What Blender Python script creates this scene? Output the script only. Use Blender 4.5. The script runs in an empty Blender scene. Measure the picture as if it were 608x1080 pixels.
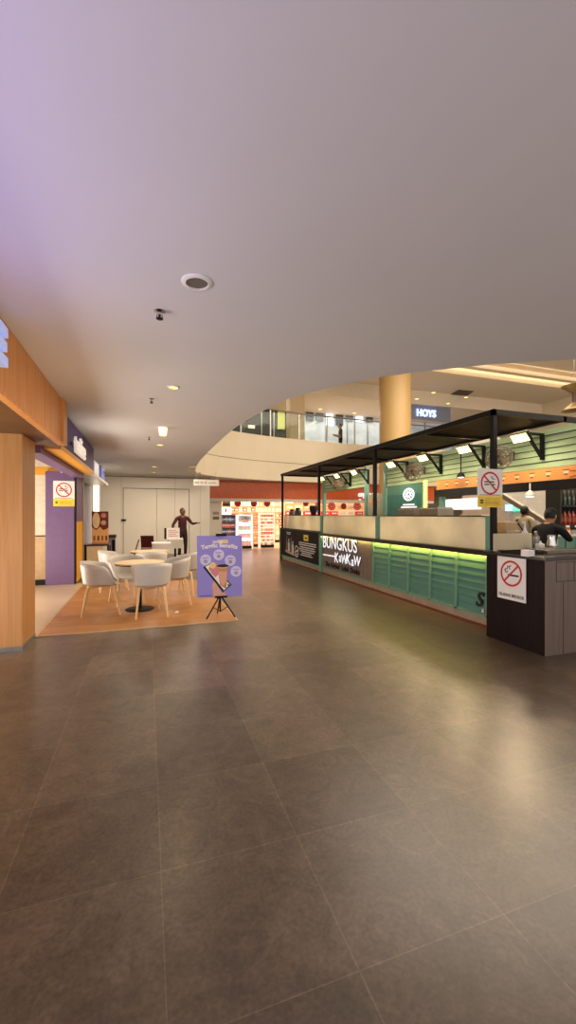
import bpy, bmesh, math, random
from mathutils import Vector, Matrix
from mathutils.geometry import tessellate_polygon
random.seed(7)
S = bpy.context.scene
COL = S.collection
PI = math.pi

# ------------------------------------------------------------------ camera
YAW = math.radians(18.7)
FPX = 439.0                       # focal length in pixels of the 608x1080 frame
EYE = Vector((0, 0, 1.5))
cam_d = bpy.data.cameras.new('camera')
cam_d.sensor_fit = 'VERTICAL'; cam_d.sensor_height = 36.0
cam_d.lens = 36.0 * FPX / 1080.0
cam_d.shift_y = 3.0 / 1080.0
cam_d.clip_start = 0.05; cam_d.clip_end = 200
cam = bpy.data.objects.new('camera', cam_d); COL.objects.link(cam)
cam.location = EYE; cam.rotation_euler = (PI / 2, 0, -YAW)
S.camera = cam

# ------------------------------------------------------------------ world, colour, large lights
w = bpy.data.worlds.new('mall_ambient'); S.world = w; w.use_nodes = True
bg = w.node_tree.nodes['Background']
bg.inputs[0].default_value = (0.95, 0.86, 0.80, 1); bg.inputs[1].default_value = 0.95
S.view_settings.view_transform = 'Standard'; S.view_settings.look = 'None'
S.view_settings.exposure = 0.6; S.view_settings.gamma = 1.0
S.view_settings.use_curve_mapping = False

def lamp(name, kind, loc, energy, color=(1, 1, 1), size=0.2, size_y=None, target=None, rot=None, angle=None, blend=0.5):
    d = bpy.data.lights.new(name, kind); d.energy = energy; d.color = color
    if kind == 'AREA':
        d.size = size
        if size_y: d.shape = 'RECTANGLE'; d.size_y = size_y
    elif kind in ('SPOT', 'POINT'):
        d.shadow_soft_size = size
    if kind == 'SPOT':
        d.spot_size = angle or 1.6; d.spot_blend = blend
    o = bpy.data.objects.new(name, d); COL.objects.link(o); o.location = loc
    if target is not None:
        o.rotation_euler = (Vector(target) - Vector(loc)).to_track_quat('-Z', 'Y').to_euler()
    elif rot: o.rotation_euler = rot
    return o

WARM = (1.0, 0.74, 0.46); SOFT = (1.0, 0.86, 0.68); COOL = (0.78, 0.80, 1.0)
lamp('atrium_skylight', 'AREA', (9.5, 8.0, 7.9), 900, SOFT, 9, 8, target=(9.5, 8.0, 0))
lamp('upper_ceiling_fill', 'AREA', (11.0, 0.2, 3.75), 620, (1.0, 0.88, 0.72), 16, 1.4, target=(14, 14, 8.4))  # added uplight out of view, lifts the upper ceiling
lamp('upper_corridor_light', 'AREA', (9.0, 20.5, 7.2), 220, SOFT, 12, 2.5, target=(9.0, 20.5, 0))
lamp('pharmacy_light', 'AREA', (6.0, 20.4, 2.82), 200, (1.0, 0.84, 0.66), 7, 3, target=(6.0, 20.4, 0))
lamp('tea_shop_light', 'AREA', (-2.6, 8.0, 2.62), 14, (1.0, 0.86, 0.66), 1.6, 2.5, target=(-2.6, 8.0, 0))
lamp('cafe_sign_glow', 'AREA', (-0.98, 1.2, 2.35), 13, (0.60, 0.52, 1.0), 3.8, 0.35, target=(0.0, 1.2, 2.75))
lamp('near_ceiling_fill', 'AREA', (1.5, -2.6, 1.6), 16, (0.97, 0.93, 1.0), 9, 2.6, target=(2.5, 6, 2.6))  # added area fill behind the camera for ceiling and kiosk fronts
lamp('portal_fill', 'AREA', (-3.0, 3.6, 0.6), 62, (1.0, 0.88, 0.80), 2.6, 1.6, target=(0.5, 3.8, 3.2))  # low lamp added inside the shop to lift the concourse ceiling
lamp('tea_side_fill', 'AREA', (-3.0, 7.9, 0.4), 75, (1.0, 0.86, 0.72), 1.4, 1.3, target=(0.0, 8.2, 3.2))  # another added low lamp, brightens the deeper concourse ceiling
lamp('fascia_fill', 'AREA', (-0.72, 4.4, 2.2), 2.4, (1.0, 0.66, 0.36), 2.6, 0.12, target=(-0.9, 4.4, 3.0))  # added lamp, warms the ceiling beside the fascia
lamp('concourse_light', 'AREA', (0.4, 13.6, 2.93), 60, SOFT, 2.4, 3.5, target=(0.4, 13.6, 0))

# ------------------------------------------------------------------ geometry from the pinhole model
CF = Vector((math.sin(YAW), math.cos(YAW), 0)); CR = Vector((math.cos(YAW), -math.sin(YAW), 0))
def ray(u, v): return CF + CR * ((u - 304.0) / FPX) + Vector((0, 0, (543.0 - v) / FPX))
def P(u, v, X=None, Y=None, Z=None):
    r = ray(u, v)
    t = (X - EYE.x) / r.x if X is not None else (Y - EYE.y) / r.y if Y is not None else (Z - EYE.z) / r.z
    return EYE + r * t
def D(u, d, z=0.0):
    r = ray(u, 543); p = EYE + r * d; p.z = z; return p

# ------------------------------------------------------------------ materials
def lin(h):
    h = h.lstrip('#'); out = []
    for i in (0, 2, 4):
        c = int(h[i:i + 2], 16) / 255
        out.append(c / 12.92 if c <= 0.04045 else ((c + 0.055) / 1.055) ** 2.4)
    return tuple(out) + (1.0,)
MATS = {}
def M(name, hexc='#888888', rough=0.5, metal=0.0, emit=0.0, var=0.08, scale=(9, 9, 9), bump=0.0, spec=0.5, coat=0.0):
    if name in MATS: return MATS[name]
    m = bpy.data.materials.new(name); m.use_nodes = True; nt = m.node_tree; N = nt.nodes; L = nt.links
    b = N['Principled BSDF']; c = lin(hexc)
    tc = N.new('ShaderNodeTexCoord'); mp = N.new('ShaderNodeMapping'); mp.inputs['Scale'].default_value = scale
    nz = N.new('ShaderNodeTexNoise'); nz.inputs['Scale'].default_value = 1.0; nz.inputs['Detail'].default_value = 4
    L.new(tc.outputs['Object'], mp.inputs['Vector']); L.new(mp.outputs[0], nz.inputs['Vector'])
    rp = N.new('ShaderNodeValToRGB')
    rp.color_ramp.elements[0].position = 0.3; rp.color_ramp.elements[1].position = 0.7
    rp.color_ramp.elements[0].color = tuple(x * (1 - var) for x in c[:3]) + (1,)
    rp.color_ramp.elements[1].color = tuple(min(1, x * (1 + var)) for x in c[:3]) + (1,)
    L.new(nz.outputs[0], rp.inputs[0]); L.new(rp.outputs[0], b.inputs['Base Color'])
    b.inputs['Roughness'].default_value = rough; b.inputs['Metallic'].default_value = metal
    b.inputs['Specular IOR Level'].default_value = spec
    if coat: b.inputs['Coat Weight'].default_value = coat
    if emit:
        L.new(rp.outputs[0], b.inputs['Emission Color']); b.inputs['Emission Strength'].default_value = emit
    if bump:
        bp = N.new('ShaderNodeBump'); bp.inputs['Strength'].default_value = bump; bp.inputs['Distance'].default_value = 0.01
        L.new(nz.outputs[0], bp.inputs['Height']); L.new(bp.outputs[0], b.inputs['Normal'])
    MATS[name] = m
    return m

def M_tiles():
    m = bpy.data.materials.new('slate_floor_tiles'); m.use_nodes = True; N = m.node_tree.nodes; L = m.node_tree.links
    b = N['Principled BSDF']; g = N.new('ShaderNodeNewGeometry'); mp = N.new('ShaderNodeMapping')
    mp.inputs['Location'].default_value = (-0.055, -1.828 + 6.07, 0)
    L.new(g.outputs['Position'], mp.inputs['Vector'])
    br = N.new('ShaderNodeTexBrick'); br.offset = 0.0; br.squash = 1.0
    br.inputs['Scale'].default_value = 1.0; br.inputs['Brick Width'].default_value = 0.607; br.inputs['Row Height'].default_value = 0.607
    br.inputs['Mortar Size'].default_value = 0.0028; br.inputs['Mortar Smooth'].default_value = 0.4; br.inputs['Bias'].default_value = 0.0
    br.inputs['Color1'].default_value = lin('#54473b'); br.inputs['Color2'].default_value = lin('#665749'); br.inputs['Mortar'].default_value = lin('#716353')
    L.new(mp.outputs[0], br.inputs['Vector'])
    n1 = N.new('ShaderNodeTexNoise'); n1.inputs['Scale'].default_value = 2.3; n1.inputs['Detail'].default_value = 8; n1.inputs['Roughness'].default_value = 0.62; n1.inputs['Distortion'].default_value = 1.2
    n2 = N.new('ShaderNodeTexNoise'); n2.inputs['Scale'].default_value = 55; n2.inputs['Detail'].default_value = 3
    L.new(g.outputs['Position'], n1.inputs['Vector']); L.new(g.outputs['Position'], n2.inputs['Vector'])
    r1 = N.new('ShaderNodeMapRange'); r1.inputs[1].default_value = 0.3; r1.inputs[2].default_value = 0.72; r1.inputs[3].default_value = 0.76; r1.inputs[4].default_value = 1.22
    r2 = N.new('ShaderNodeMapRange'); r2.inputs[1].default_value = 0.3; r2.inputs[2].default_value = 0.7; r2.inputs[3].default_value = 0.80; r2.inputs[4].default_value = 1.20
    L.new(n1.outputs[0], r1.inputs[0]); L.new(n2.outputs[0], r2.inputs[0])
    mu = N.new('ShaderNodeMath'); mu.operation = 'MULTIPLY'; L.new(r1.outputs[0], mu.inputs[0]); L.new(r2.outputs[0], mu.inputs[1])
    vm = N.new('ShaderNodeVectorMath'); vm.operation = 'SCALE'; L.new(br.outputs['Color'], vm.inputs[0]); n3 = N.new('ShaderNodeTexNoise'); n3.inputs['Scale'].default_value = 5.5; n3.inputs['Detail'].default_value = 9; n3.inputs['Roughness'].default_value = 0.7; n3.inputs['Distortion'].default_value = 2.2
    L.new(g.outputs['Position'], n3.inputs['Vector'])
    r3 = N.new('ShaderNodeMapRange'); r3.inputs[1].default_value = 0.34; r3.inputs[2].default_value = 0.68; r3.inputs[3].default_value = 0.80; r3.inputs[4].default_value = 1.30; L.new(n3.outputs[0], r3.inputs[0])
    m3 = N.new('ShaderNodeMath'); m3.operation = 'MULTIPLY'; L.new(mu.outputs[0], m3.inputs[0]); L.new(r3.outputs[0], m3.inputs[1])
    L.new(m3.outputs[0], vm.inputs['Scale'])
    L.new(vm.outputs[0], b.inputs['Base Color'])
    b.inputs['Roughness'].default_value = 0.32
    return m

def M_wood(name, a, bcol, grain=(30, 30, 1.6), rough=0.45, plank=None, spec=0.5):
    m = bpy.data.materials.new(name); m.use_nodes = True; N = m.node_tree.nodes; L = m.node_tree.links
    b = N['Principled BSDF']; g = N.new('ShaderNodeNewGeometry'); mp = N.new('ShaderNodeMapping'); mp.inputs['Scale'].default_value = grain
    L.new(g.outputs['Position'], mp.inputs['Vector'])
    n = N.new('ShaderNodeTexNoise'); n.inputs['Scale'].default_value = 1; n.inputs['Detail'].default_value = 6; n.inputs['Distortion'].default_value = 0.6
    L.new(mp.outputs[0], n.inputs['Vector'])
    r = N.new('ShaderNodeValToRGB'); r.color_ramp.elements[0].position = 0.3; r.color_ramp.elements[1].position = 0.72
    r.color_ramp.elements[0].color = lin(a); r.color_ramp.elements[1].color = lin(bcol); L.new(n.outputs[0], r.inputs[0])
    out = r.outputs[0]
    if plank:
        br = N.new('ShaderNodeTexBrick'); br.inputs['Scale'].default_value = 1; br.inputs['Brick Width'].default_value = plank[0]; br.inputs['Row Height'].default_value = plank[1]
        br.inputs['Mortar Size'].default_value = 0.0015; br.inputs['Color1'].default_value = (0.82, 0.82, 0.82, 1); br.inputs['Color2'].default_value = (1.12, 1.1, 1.08, 1); br.inputs['Mortar'].default_value = (0.5, 0.46, 0.42, 1)
        L.new(g.outputs['Position'], br.inputs['Vector'])
        mx = N.new('ShaderNodeVectorMath'); mx.operation = 'MULTIPLY'; L.new(out, mx.inputs[0]); L.new(br.outputs['Color'], mx.inputs[1]); out = mx.outputs[0]
    L.new(out, b.inputs['Base Color']); b.inputs['Roughness'].default_value = rough; b.inputs['Specular IOR Level'].default_value = spec
    MATS[name] = m
    return m

def M_glass(name, tint=(1, 1, 1), alpha=0.12, rough=0.05):
    m = bpy.data.materials.new(name); m.use_nodes = True; N = m.node_tree.nodes; L = m.node_tree.links
    N.remove(N['Principled BSDF']); o = N['Material Output']
    t = N.new('ShaderNodeBsdfTransparent'); t.inputs[0].default_value = tint + (1,)
    gl = N.new('ShaderNodeBsdfGlossy'); gl.inputs['Roughness'].default_value = rough
    mx = N.new('ShaderNodeMixShader'); mx.inputs[0].default_value = alpha
    L.new(t.outputs[0], mx.inputs[1]); L.new(gl.outputs[0], mx.inputs[2]); L.new(mx.outputs[0], o.inputs['Surface'])
    MATS[name] = m
    return m

def M_frost(name, hexc):
    m = bpy.data.materials.new(name); m.use_nodes = True; N = m.node_tree.nodes; L = m.node_tree.links
    N.remove(N['Principled BSDF']); o = N['Material Output']
    tc = N.new('ShaderNodeTexCoord'); nz = N.new('ShaderNodeTexNoise'); nz.inputs['Scale'].default_value = 1.4; nz.inputs['Detail'].default_value = 3
    L.new(tc.outputs['Object'], nz.inputs['Vector'])
    r = N.new('ShaderNodeValToRGB'); c = lin(hexc)
    r.color_ramp.elements[0].position = 0.35; r.color_ramp.elements[1].position = 0.65
    r.color_ramp.elements[0].color = tuple(x * 0.8 for x in c[:3]) + (1,); r.color_ramp.elements[1].color = c
    L.new(nz.outputs[0], r.inputs[0])
    df = N.new('ShaderNodeBsdfDiffuse'); tr = N.new('ShaderNodeBsdfTranslucent'); rf = N.new('ShaderNodeBsdfRefraction'); rf.inputs['Roughness'].default_value = 0.35; rf.inputs['IOR'].default_value = 1.02
    L.new(r.outputs[0], df.inputs[0]); L.new(r.outputs[0], tr.inputs[0]); L.new(r.outputs[0], rf.inputs[0])
    m1 = N.new('ShaderNodeMixShader'); m1.inputs[0].default_value = 0.55; L.new(df.outputs[0], m1.inputs[1]); L.new(tr.outputs[0], m1.inputs[2])
    m2 = N.new('ShaderNodeMixShader'); m2.inputs[0].default_value = 0.2; L.new(m1.outputs[0], m2.inputs[1]); L.new(rf.outputs[0], m2.inputs[2])
    L.new(m2.outputs[0], o.inputs['Surface'])
    MATS[name] = m
    return m

tile_m = M_tiles()
deck_m = M_wood('oak_deck', '#94622f', '#bd8447', (3, 26, 8), 0.4, plank=(1.2, 0.14))
shopfl_m = M('shop_floor', '#b9a48c', 0.35, var=0.05, scale=(3, 3, 3))
ceil_m = M('ceiling_paint', '#d3d1d3', 0.85, var=0.025, scale=(0.7, 0.7, 0.7), bump=0.05)
cream = M('cream_paint', '#e2d5bd', 0.6, var=0.03, scale=(1, 1, 1))
beige = M('beige_paint', '#cbb48e', 0.55, var=0.05, scale=(1.5, 1.5, 1.5))
hoard = M('hoarding_paint', '#d2cabd', 0.6, var=0.03, scale=(0.8, 0.8, 0.8))
white = M('white_plastic', '#e6e4e0', 0.35, var=0.03)
offwhite = M('off_white', '#d8d2c8', 0.5, var=0.04)
black = M('black_metal', '#0f0e0d', 0.5, var=0.2, spec=.2)
blackg = M('black_gloss', '#100c0b', 0.25, var=0.2)
darkred = M('dark_red', '#5a1518', 0.5, var=0.15)
steel = M('steel', '#9a9a98', 0.3, 0.9, var=0.08)
chrome = M('chrome', '#c4c4c2', 0.15, 1.0, var=0.03)
grey = M('grey_panel', '#8d8a85', 0.5, var=0.06)
purple = M('purple_paint', '#6a4f7c', 0.5, var=0.05)
dpurple = M('deep_purple', '#482e6c', 0.6, var=0.06)
yellow = M('yellow_paint', '#e0a024', 0.5, var=0.06)
orangew = M_wood('orange_wood', '#c58242', '#dd9f5c', (26, 26, 1.4), 0.45)
palewood = M_wood('pale_wood', '#c79f68', '#e0bd88', (24, 24, 1.2), 0.5)
midwood = M_wood('mid_wood', '#a8753f', '#c08a50', (24, 24, 1.2), 0.5)
brownwood = M_wood('brown_soffit_wood', '#553519', '#6f4a27', (3, 30, 30), 0.5)
legwood = M('leg_beech', '#e0bb88', 0.45, var=0.1, scale=(20, 20, 3))
tabletop = M('table_beech', '#d9b98a', 0.4, var=0.07, scale=(4, 30, 4))
teal = M('teal_paint', '#4f8576', 0.45, var=0.06, scale=(4, 4, 20))
teall = M('light_teal_paint', '#6b9c8b', 0.45, var=0.05)
clap = M('green_clapboard_paint', '#9db48c', 0.55, var=0.07, scale=(2, 2, 20))
groove = M('groove_dark', '#24332d', 0.8)
orange = M('orange_print', '#e89c55', 0.5, var=0.08, scale=(3, 3, 3))
redp = M('sign_red', '#c0181d', 0.45)
yel = M('print_yellow', '#f0cf3a', 0.5)
ink = M('ink_black', '#151515', 0.6)
paper = M('paper_white', '#eeeae6', 0.5, var=0.02)
led_w = M('led_white', '#ffffff', 0.4, emit=4.0, var=0.0)
led_b = M('led_blue_white', '#a4b8f0', 0.4, emit=.32, var=0.0)
led_y = M('led_lime', '#e8ee6a', 0.4, emit=4.0, var=0.0)
led_warm = M('led_warm', '#ffc860', 0.4, emit=2.2, var=0.0)
sign_w = M('sign_letter_white', '#f2f4ff', 0.4, emit=.45, var=0.0)
clear = M_glass('clear_glass', (0.90, 0.95, 0.94), 0.015)
darkglass = M_glass('dark_glass', (0.30, 0.33, 0.33), 0.14)
mauveglass = M('mauve_glass', '#6f6672', 0.5, var=0.25, scale=(2, 2, 1.3))
frost = M_frost('frosted_acrylic', '#fbf6e4')
ebony = M_wood('ebony_veneer', '#150b0b', '#211211', (40, 40, 1.5), 0.5, spec=.15)
taupe = M_wood('taupe_veneer', '#6a5a52', '#7d6c62', (30, 30, 1.2), 0.5)
stone = M('plinth_stone', '#a08f78', 0.6, var=0.1)
rust = M('rust_line', '#6d3220', 0.5)
fabric_maroon = M('maroon_cloth', '#3c0c12', 0.9, var=0.15)
fabric_black = M('black_cloth', '#131316', 0.9, var=0.2)
fabric_beige = M('beige_cloth', '#b9a98f', 0.9, var=0.08)
skin_d = M('brown_skin', '#6b4630', 0.5, var=0.06)
skin_l = M('tan_skin', '#b98562', 0.5, var=0.06)
hair_m = M('black_hair', '#0e0b0a', 0.6, var=0.2)

# ------------------------------------------------------------------ mesh builder
class Frame:
    """a flat drawing frame: origin o, axis s (right), axis t (up), n = outward normal"""
    def __init__(self, o, s, t=(0, 0, 1)):
        self.o = Vector(o); self.s = Vector(s).normalized(); self.t = Vector(t).normalized(); self.n = self.s.cross(self.t)
    def __call__(self, a, b, off=0.0): return self.o + self.s * a + self.t * b + self.n * off

def text_geo(s, size, bold=0.0, align='CENTER', shear=0.0):
    c = bpy.data.curves.new('t', 'FONT'); c.body = s; c.size = size; c.align_x = align; c.align_y = 'CENTER'; c.offset = bold; c.resolution_u = 3; c.shear = shear
    o = bpy.data.objects.new('t', c); COL.objects.link(o)
    dg = bpy.context.evaluated_depsgraph_get(); me = bpy.data.meshes.new_from_object(o.evaluated_get(dg))
    v = [(p.co.x, p.co.y) for p in me.vertices]; f = [tuple(p.vertices) for p in me.polygons]
    bpy.data.objects.remove(o); bpy.data.curves.remove(c); bpy.data.meshes.remove(me)
    return v, f

class MB:
    def __init__(self): self.v = []; self.f = []; self.m = []
    def add(self, vs, fs, m=0):
        b = len(self.v); self.v += [Vector(p) for p in vs]; self.f += [tuple(i + b for i in f) for f in fs]; self.m += [m] * len(fs); return self
    def box(self, x0, x1, y0, y1, z0, z1, m=0):
        return self.add([(x0, y0, z0), (x1, y0, z0), (x1, y1, z0), (x0, y1, z0), (x0, y0, z1), (x1, y0, z1), (x1, y1, z1), (x0, y1, z1)],
                        [(3, 2, 1, 0), (4, 5, 6, 7), (0, 1, 5, 4), (1, 2, 6, 5), (2, 3, 7, 6), (3, 0, 4, 7)], m)
    def obox(self, c, size, rz=0.0, m=0, ry=0.0):
        c = Vector(c); sx, sy, sz = (a / 2 for a in size); R = Matrix.Rotation(rz, 3, 'Z') @ Matrix.Rotation(ry, 3, 'X')
        vs = [c + R @ Vector((x * sx, y * sy, z * sz)) for z in (-1, 1) for x, y in ((-1, -1), (1, -1), (1, 1), (-1, 1))]
        return self.add(vs, [(3, 2, 1, 0), (4, 5, 6, 7), (0, 1, 5, 4), (1, 2, 6, 5), (2, 3, 7, 6), (3, 0, 4, 7)], m)
    def bar(self, p, q, wd, ht=None, m=0):
        p, q = Vector(p), Vector(q); d = (q - p).normalized(); up = Vector((0, 0, 1)) if abs(d.z) < 0.95 else Vector((0, 1, 0))
        s = d.cross(up).normalized() * (wd / 2); t = s.cross(d).normalized() * ((ht or wd) / 2)
        vs = [a + x * s + y * t for a in (p, q) for x, y in ((-1, -1), (1, -1), (1, 1), (-1, 1))]
        return self.add(vs, [(0, 1, 2, 3), (7, 6, 5, 4), (0, 4, 5, 1), (1, 5, 6, 2), (2, 6, 7, 3), (3, 7, 4, 0)], m)
    def tube(self, pts, r, n=8, m=0):
        pts = [Vector(p) for p in pts]; rs = r if isinstance(r, (list, tuple)) else [r] * len(pts); vs = []; fs = []
        ref = None
        for i, p in enumerate(pts):
            d = (pts[min(i + 1, len(pts) - 1)] - pts[max(i - 1, 0)]).normalized()
            if ref is None: ref = d.orthogonal().normalized()
            ref = (ref - d * ref.dot(d)).normalized(); b = d.cross(ref)
            vs += [p + (ref * math.cos(2 * PI * k / n) + b * math.sin(2 * PI * k / n)) * rs[i] for k in range(n)]
        for i in range(len(pts) - 1):
            fs += [(i * n + k, i * n + (k + 1) % n, (i + 1) * n + (k + 1) % n, (i + 1) * n + k) for k in range(n)]
        fs += [tuple(range(n))[::-1], tuple((len(pts) - 1) * n + k for k in range(n))]
        return self.add(vs, fs, m)
    def lathe(self, prof, c=(0, 0, 0), n=24, m=0, T=None):
        c = Vector(c); vs = []; fs = []
        for r, z in prof:
            for k in range(n):
                p = Vector((r * math.cos(2 * PI * k / n), r * math.sin(2 * PI * k / n), z))
                vs.append(c + (T @ p if T else p))
        for i in range(len(prof) - 1):
            fs += [(i * n + k, i * n + (k + 1) % n, (i + 1) * n + (k + 1) % n, (i + 1) * n + k) for k in range(n)]
        fs += [tuple(range(n))[::-1], tuple((len(prof) - 1) * n + k for k in range(n))]
        return self.add(vs, fs, m)
    def prism(self, poly, z0, z1, m=0):
        n = len(poly); vs = [(x, y, z0) for x, y in poly] + [(x, y, z1) for x, y in poly]
        tris = tessellate_polygon([[Vector((x, y, 0)) for x, y in poly]])
        fs = [tuple(t) for t in tris] + [tuple(n + i for i in t) for t in tris] + [(i, (i + 1) % n, n + (i + 1) % n, n + i) for i in range(n)]
        return self.add(vs, fs, m)
    def ell(self, c, r, m=0, n=14, k=9):
        c = Vector(c); vs = [c + Vector((0, 0, -r[2]))]; fs = []
        for i in range(1, k):
            a = -PI / 2 + PI * i / k
            vs += [c + Vector((r[0] * math.cos(a) * math.cos(2 * PI * j / n), r[1] * math.cos(a) * math.sin(2 * PI * j / n), r[2] * math.sin(a))) for j in range(n)]
        vs.append(c + Vector((0, 0, r[2])))
        fs += [(0, 1 + (j + 1) % n, 1 + j) for j in range(n)]
        for i in range(k - 2): fs += [(1 + i * n + j, 1 + i * n + (j + 1) % n, 1 + (i + 1) * n + (j + 1) % n, 1 + (i + 1) * n + j) for j in range(n)]
        b = 1 + (k - 2) * n; fs += [(b + j, b + (j + 1) % n, len(vs) - 1) for j in range(n)]
        return self.add(vs, fs, m)
    # flat artwork on a frame; every piece is a thin slab
    def fpoly(self, F, pts, off=0.001, m=0, th=0.001):
        n = len(pts); vs = [F(a, b, off) for a, b in pts] + [F(a, b, off + th) for a, b in pts]
        tris = tessellate_polygon([[Vector((a, b, 0)) for a, b in pts]])
        fs = [tuple(t) for t in tris] + [tuple(n + i for i in t) for t in tris] + [(i, (i + 1) % n, n + (i + 1) % n, n + i) for i in range(n)]
        return self.add(vs, fs, m)
    def frect(self, F, a0, a1, b0, b1, off=0.001, m=0, th=0.001): return self.fpoly(F, [(a0, b0), (a1, b0), (a1, b1), (a0, b1)], off, m, th)
    def fdisc(self, F, a, b, r, off=0.001, m=0, th=0.001, n=24, ry=None): return self.fpoly(F, [(a + r * math.cos(2 * PI * k / n), b + (ry or r) * math.sin(2 * PI * k / n)) for k in range(n)], off, m, th)
    def fring(self, F, a, b, r0, r1, off=0.001, m=0, n=32):
        vs = []; fs = []
        for k in range(n):
            c, s = math.cos(2 * PI * k / n), math.sin(2 * PI * k / n)
            for r, o in ((r0, off), (r1, off), (r1, off + .001), (r0, off + .001)): vs.append(F(a + r * c, b + r * s, o))
        for k in range(n):
            j = (k + 1) % n
            for e in range(4): fs.append((4 * k + e, 4 * j + e, 4 * j + (e + 1) % 4, 4 * k + (e + 1) % 4))
        return self.add(vs, fs, m)
    def fline(self, F, p, q, wd, off=0.001, m=0, th=0.001):
        p, q = Vector(p), Vector(q); d = (q - p).normalized(); n = Vector((-d.y, d.x)) * wd / 2
        return self.fpoly(F, [tuple(p + n), tuple(p - n), tuple(q - n), tuple(q + n)], off, m, th)
    def ftext(self, F, s, size, a=0, b=0, off=0.001, m=0, th=0.002, bold=0.0, sx=1.0, sy=1.0, align='CENTER', shear=0.0):
        v, f = text_geo(s, size, bold, align, shear); n = len(v)
        edges = {}
        for t in f:
            for i in range(len(t)):
                e = (t[i], t[(i + 1) % len(t)]); edges[e] = 1
        side = [(x, y, n + y, n + x) for (x, y) in edges if (y, x) not in edges]
        vs = [F(a + x * sx, b + y * sy, off) for x, y in v] + [F(a + x * sx, b + y * sy, off + th) for x, y in v]
        return self.add(vs, f + [tuple(n + i for i in t) for t in f] + side, m)
    def build(self, name, mats, parent=None, smooth=False, bevel=0.0, kind=None, recalc=True):
        me = bpy.data.meshes.new(name); vs = self.v
        if parent is not None:
            inv = (Matrix.Translation(parent['_l']) @ Matrix.Rotation(parent['_r'], 4, 'Z')).inverted() if '_l' in parent.keys() else Matrix()
            vs = [inv @ p for p in vs]
        me.from_pydata([tuple(p) for p in vs], [], self.f)
        for mm in (mats if isinstance(mats, (list, tuple)) else [mats]): me.materials.append(mm)
        me.polygons.foreach_set('material_index', self.m)
        if recalc:
            bm = bmesh.new(); bm.from_mesh(me); bmesh.ops.recalc_face_normals(bm, faces=bm.faces); bm.to_mesh(me); bm.free()
        if smooth:
            me.polygons.foreach_set('use_smooth', [True] * len(me.polygons))
            try: me.set_sharp_from_angle(angle=math.radians(40))
            except Exception: pass
        me.update()
        o = bpy.data.objects.new(name, me); COL.objects.link(o)
        if parent is not None:
            o.parent = parent
            if '_l' in parent.keys(): o['_l'] = parent['_l']; o['_r'] = parent['_r']
        if bevel:
            b = o.modifiers.new('bevel', 'BEVEL'); b.width = bevel; b.segments = 2; b.limit_method = 'ANGLE'
        if kind: o['kind'] = kind
        return o

def tag(o, label, cat, group=None):
    o['label'] = label; o['category'] = cat
    if group: o['group'] = group
    return o
def thing(name, label, cat, loc=(0, 0, 0), rz=0.0, group=None):
    o = bpy.data.objects.new(name, None); COL.objects.link(o); o.location = loc; o.rotation_euler = (0, 0, rz); o.empty_display_size = 0.1
    o['_l'] = tuple(loc); o['_r'] = rz
    return tag(o, label, cat, group)
def struct(name, mb, mats, **k):
    return mb.build(name, mats, kind='structure', **k)
KIDS = {}
def kids(o): return [c for c in COL.objects if c.parent == o]
def dup(root, loc, rz=0.0, label=None, group=None):
    def cp(o, par):
        c = o.copy(); COL.objects.link(c)
        if par: c.parent = par
        for ch in kids(o): cp(ch, c)
        return c
    c = cp(root, None); c.location = loc; c.rotation_euler = (0, 0, rz)
    if label: c['label'] = label
    if group: c['group'] = group
    return c
def box_thing(name, label, cat, b, mat, group=None, bevel=0.004):
    return tag(MB().box(*b).build(name, mat, bevel=bevel), label, cat, group)

# ================================================================== SETTING
CZ = 3.0
struct('floor', MB().box(-9, 26, -2.8, 30, -0.12, 0), tile_m)
# slab edge round the atrium void: near side, then the far balcony side
near = [(14, 1.4), (8, 1.75), (6, 2.1), (4.9, 2.47), (3.92, 2.91), (3.25, 3.28), (2.657, 3.73), (2.396, 3.98), (2.0, 4.55), (1.70, 5.17), (1.55, 6.0), (1.44, 7.0), (1.40, 8.0), (1.38, 9.5), (1.38, 11.5), (1.42, 12.7)]
far = [(1.44, 13.1), (1.50, 14.0), (1.66, 14.75), (2.0, 15.4), (2.6, 15.95), (3.5, 16.45), (4.8, 16.9), (6.4, 17.25), (8.5, 17.45), (12, 17.6), (26, 17.8)]
struct('ceiling', MB().prism([(-9, -2.8), (14, -2.8)] + near + far + [(26, 30), (-9, 30)], CZ, CZ + 0.45), ceil_m)
# far balcony parapet, two courses with a shadow joint
mb = MB()
def strip(mb, pts, z0, z1, th, m=0):
    inner = []
    for i, p in enumerate(pts):
        a = Vector(pts[max(i - 1, 0)]); b = Vector(pts[min(i + 1, len(pts) - 1)]); d = (b - a).normalized(); inner.append(Vector(p) + Vector((-d.y, d.x)) * th)
    for i in range(len(pts) - 1):
        mb.prism([tuple(pts[i]), tuple(pts[i + 1]), tuple(inner[i + 1]), tuple(inner[i])], z0, z1, m)
strip(mb, [(x, y - .005) for x, y in far], CZ - 0.04, 3.735, 0.22); strip(mb, [(x, y - .005) for x, y in far], 3.76, 4.82, 0.22)
strip(mb, [(x - .0, y + .02) for x, y in far], 3.73, 3.77, 0.1, 1)
struct('balcony_parapet', mb, [cream, grey])
struct('floor_upper', MB().prism(far + [(26, 30), (-2, 30), (-2, 13.1)], 4.30, 4.40), shopfl_m)
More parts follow.
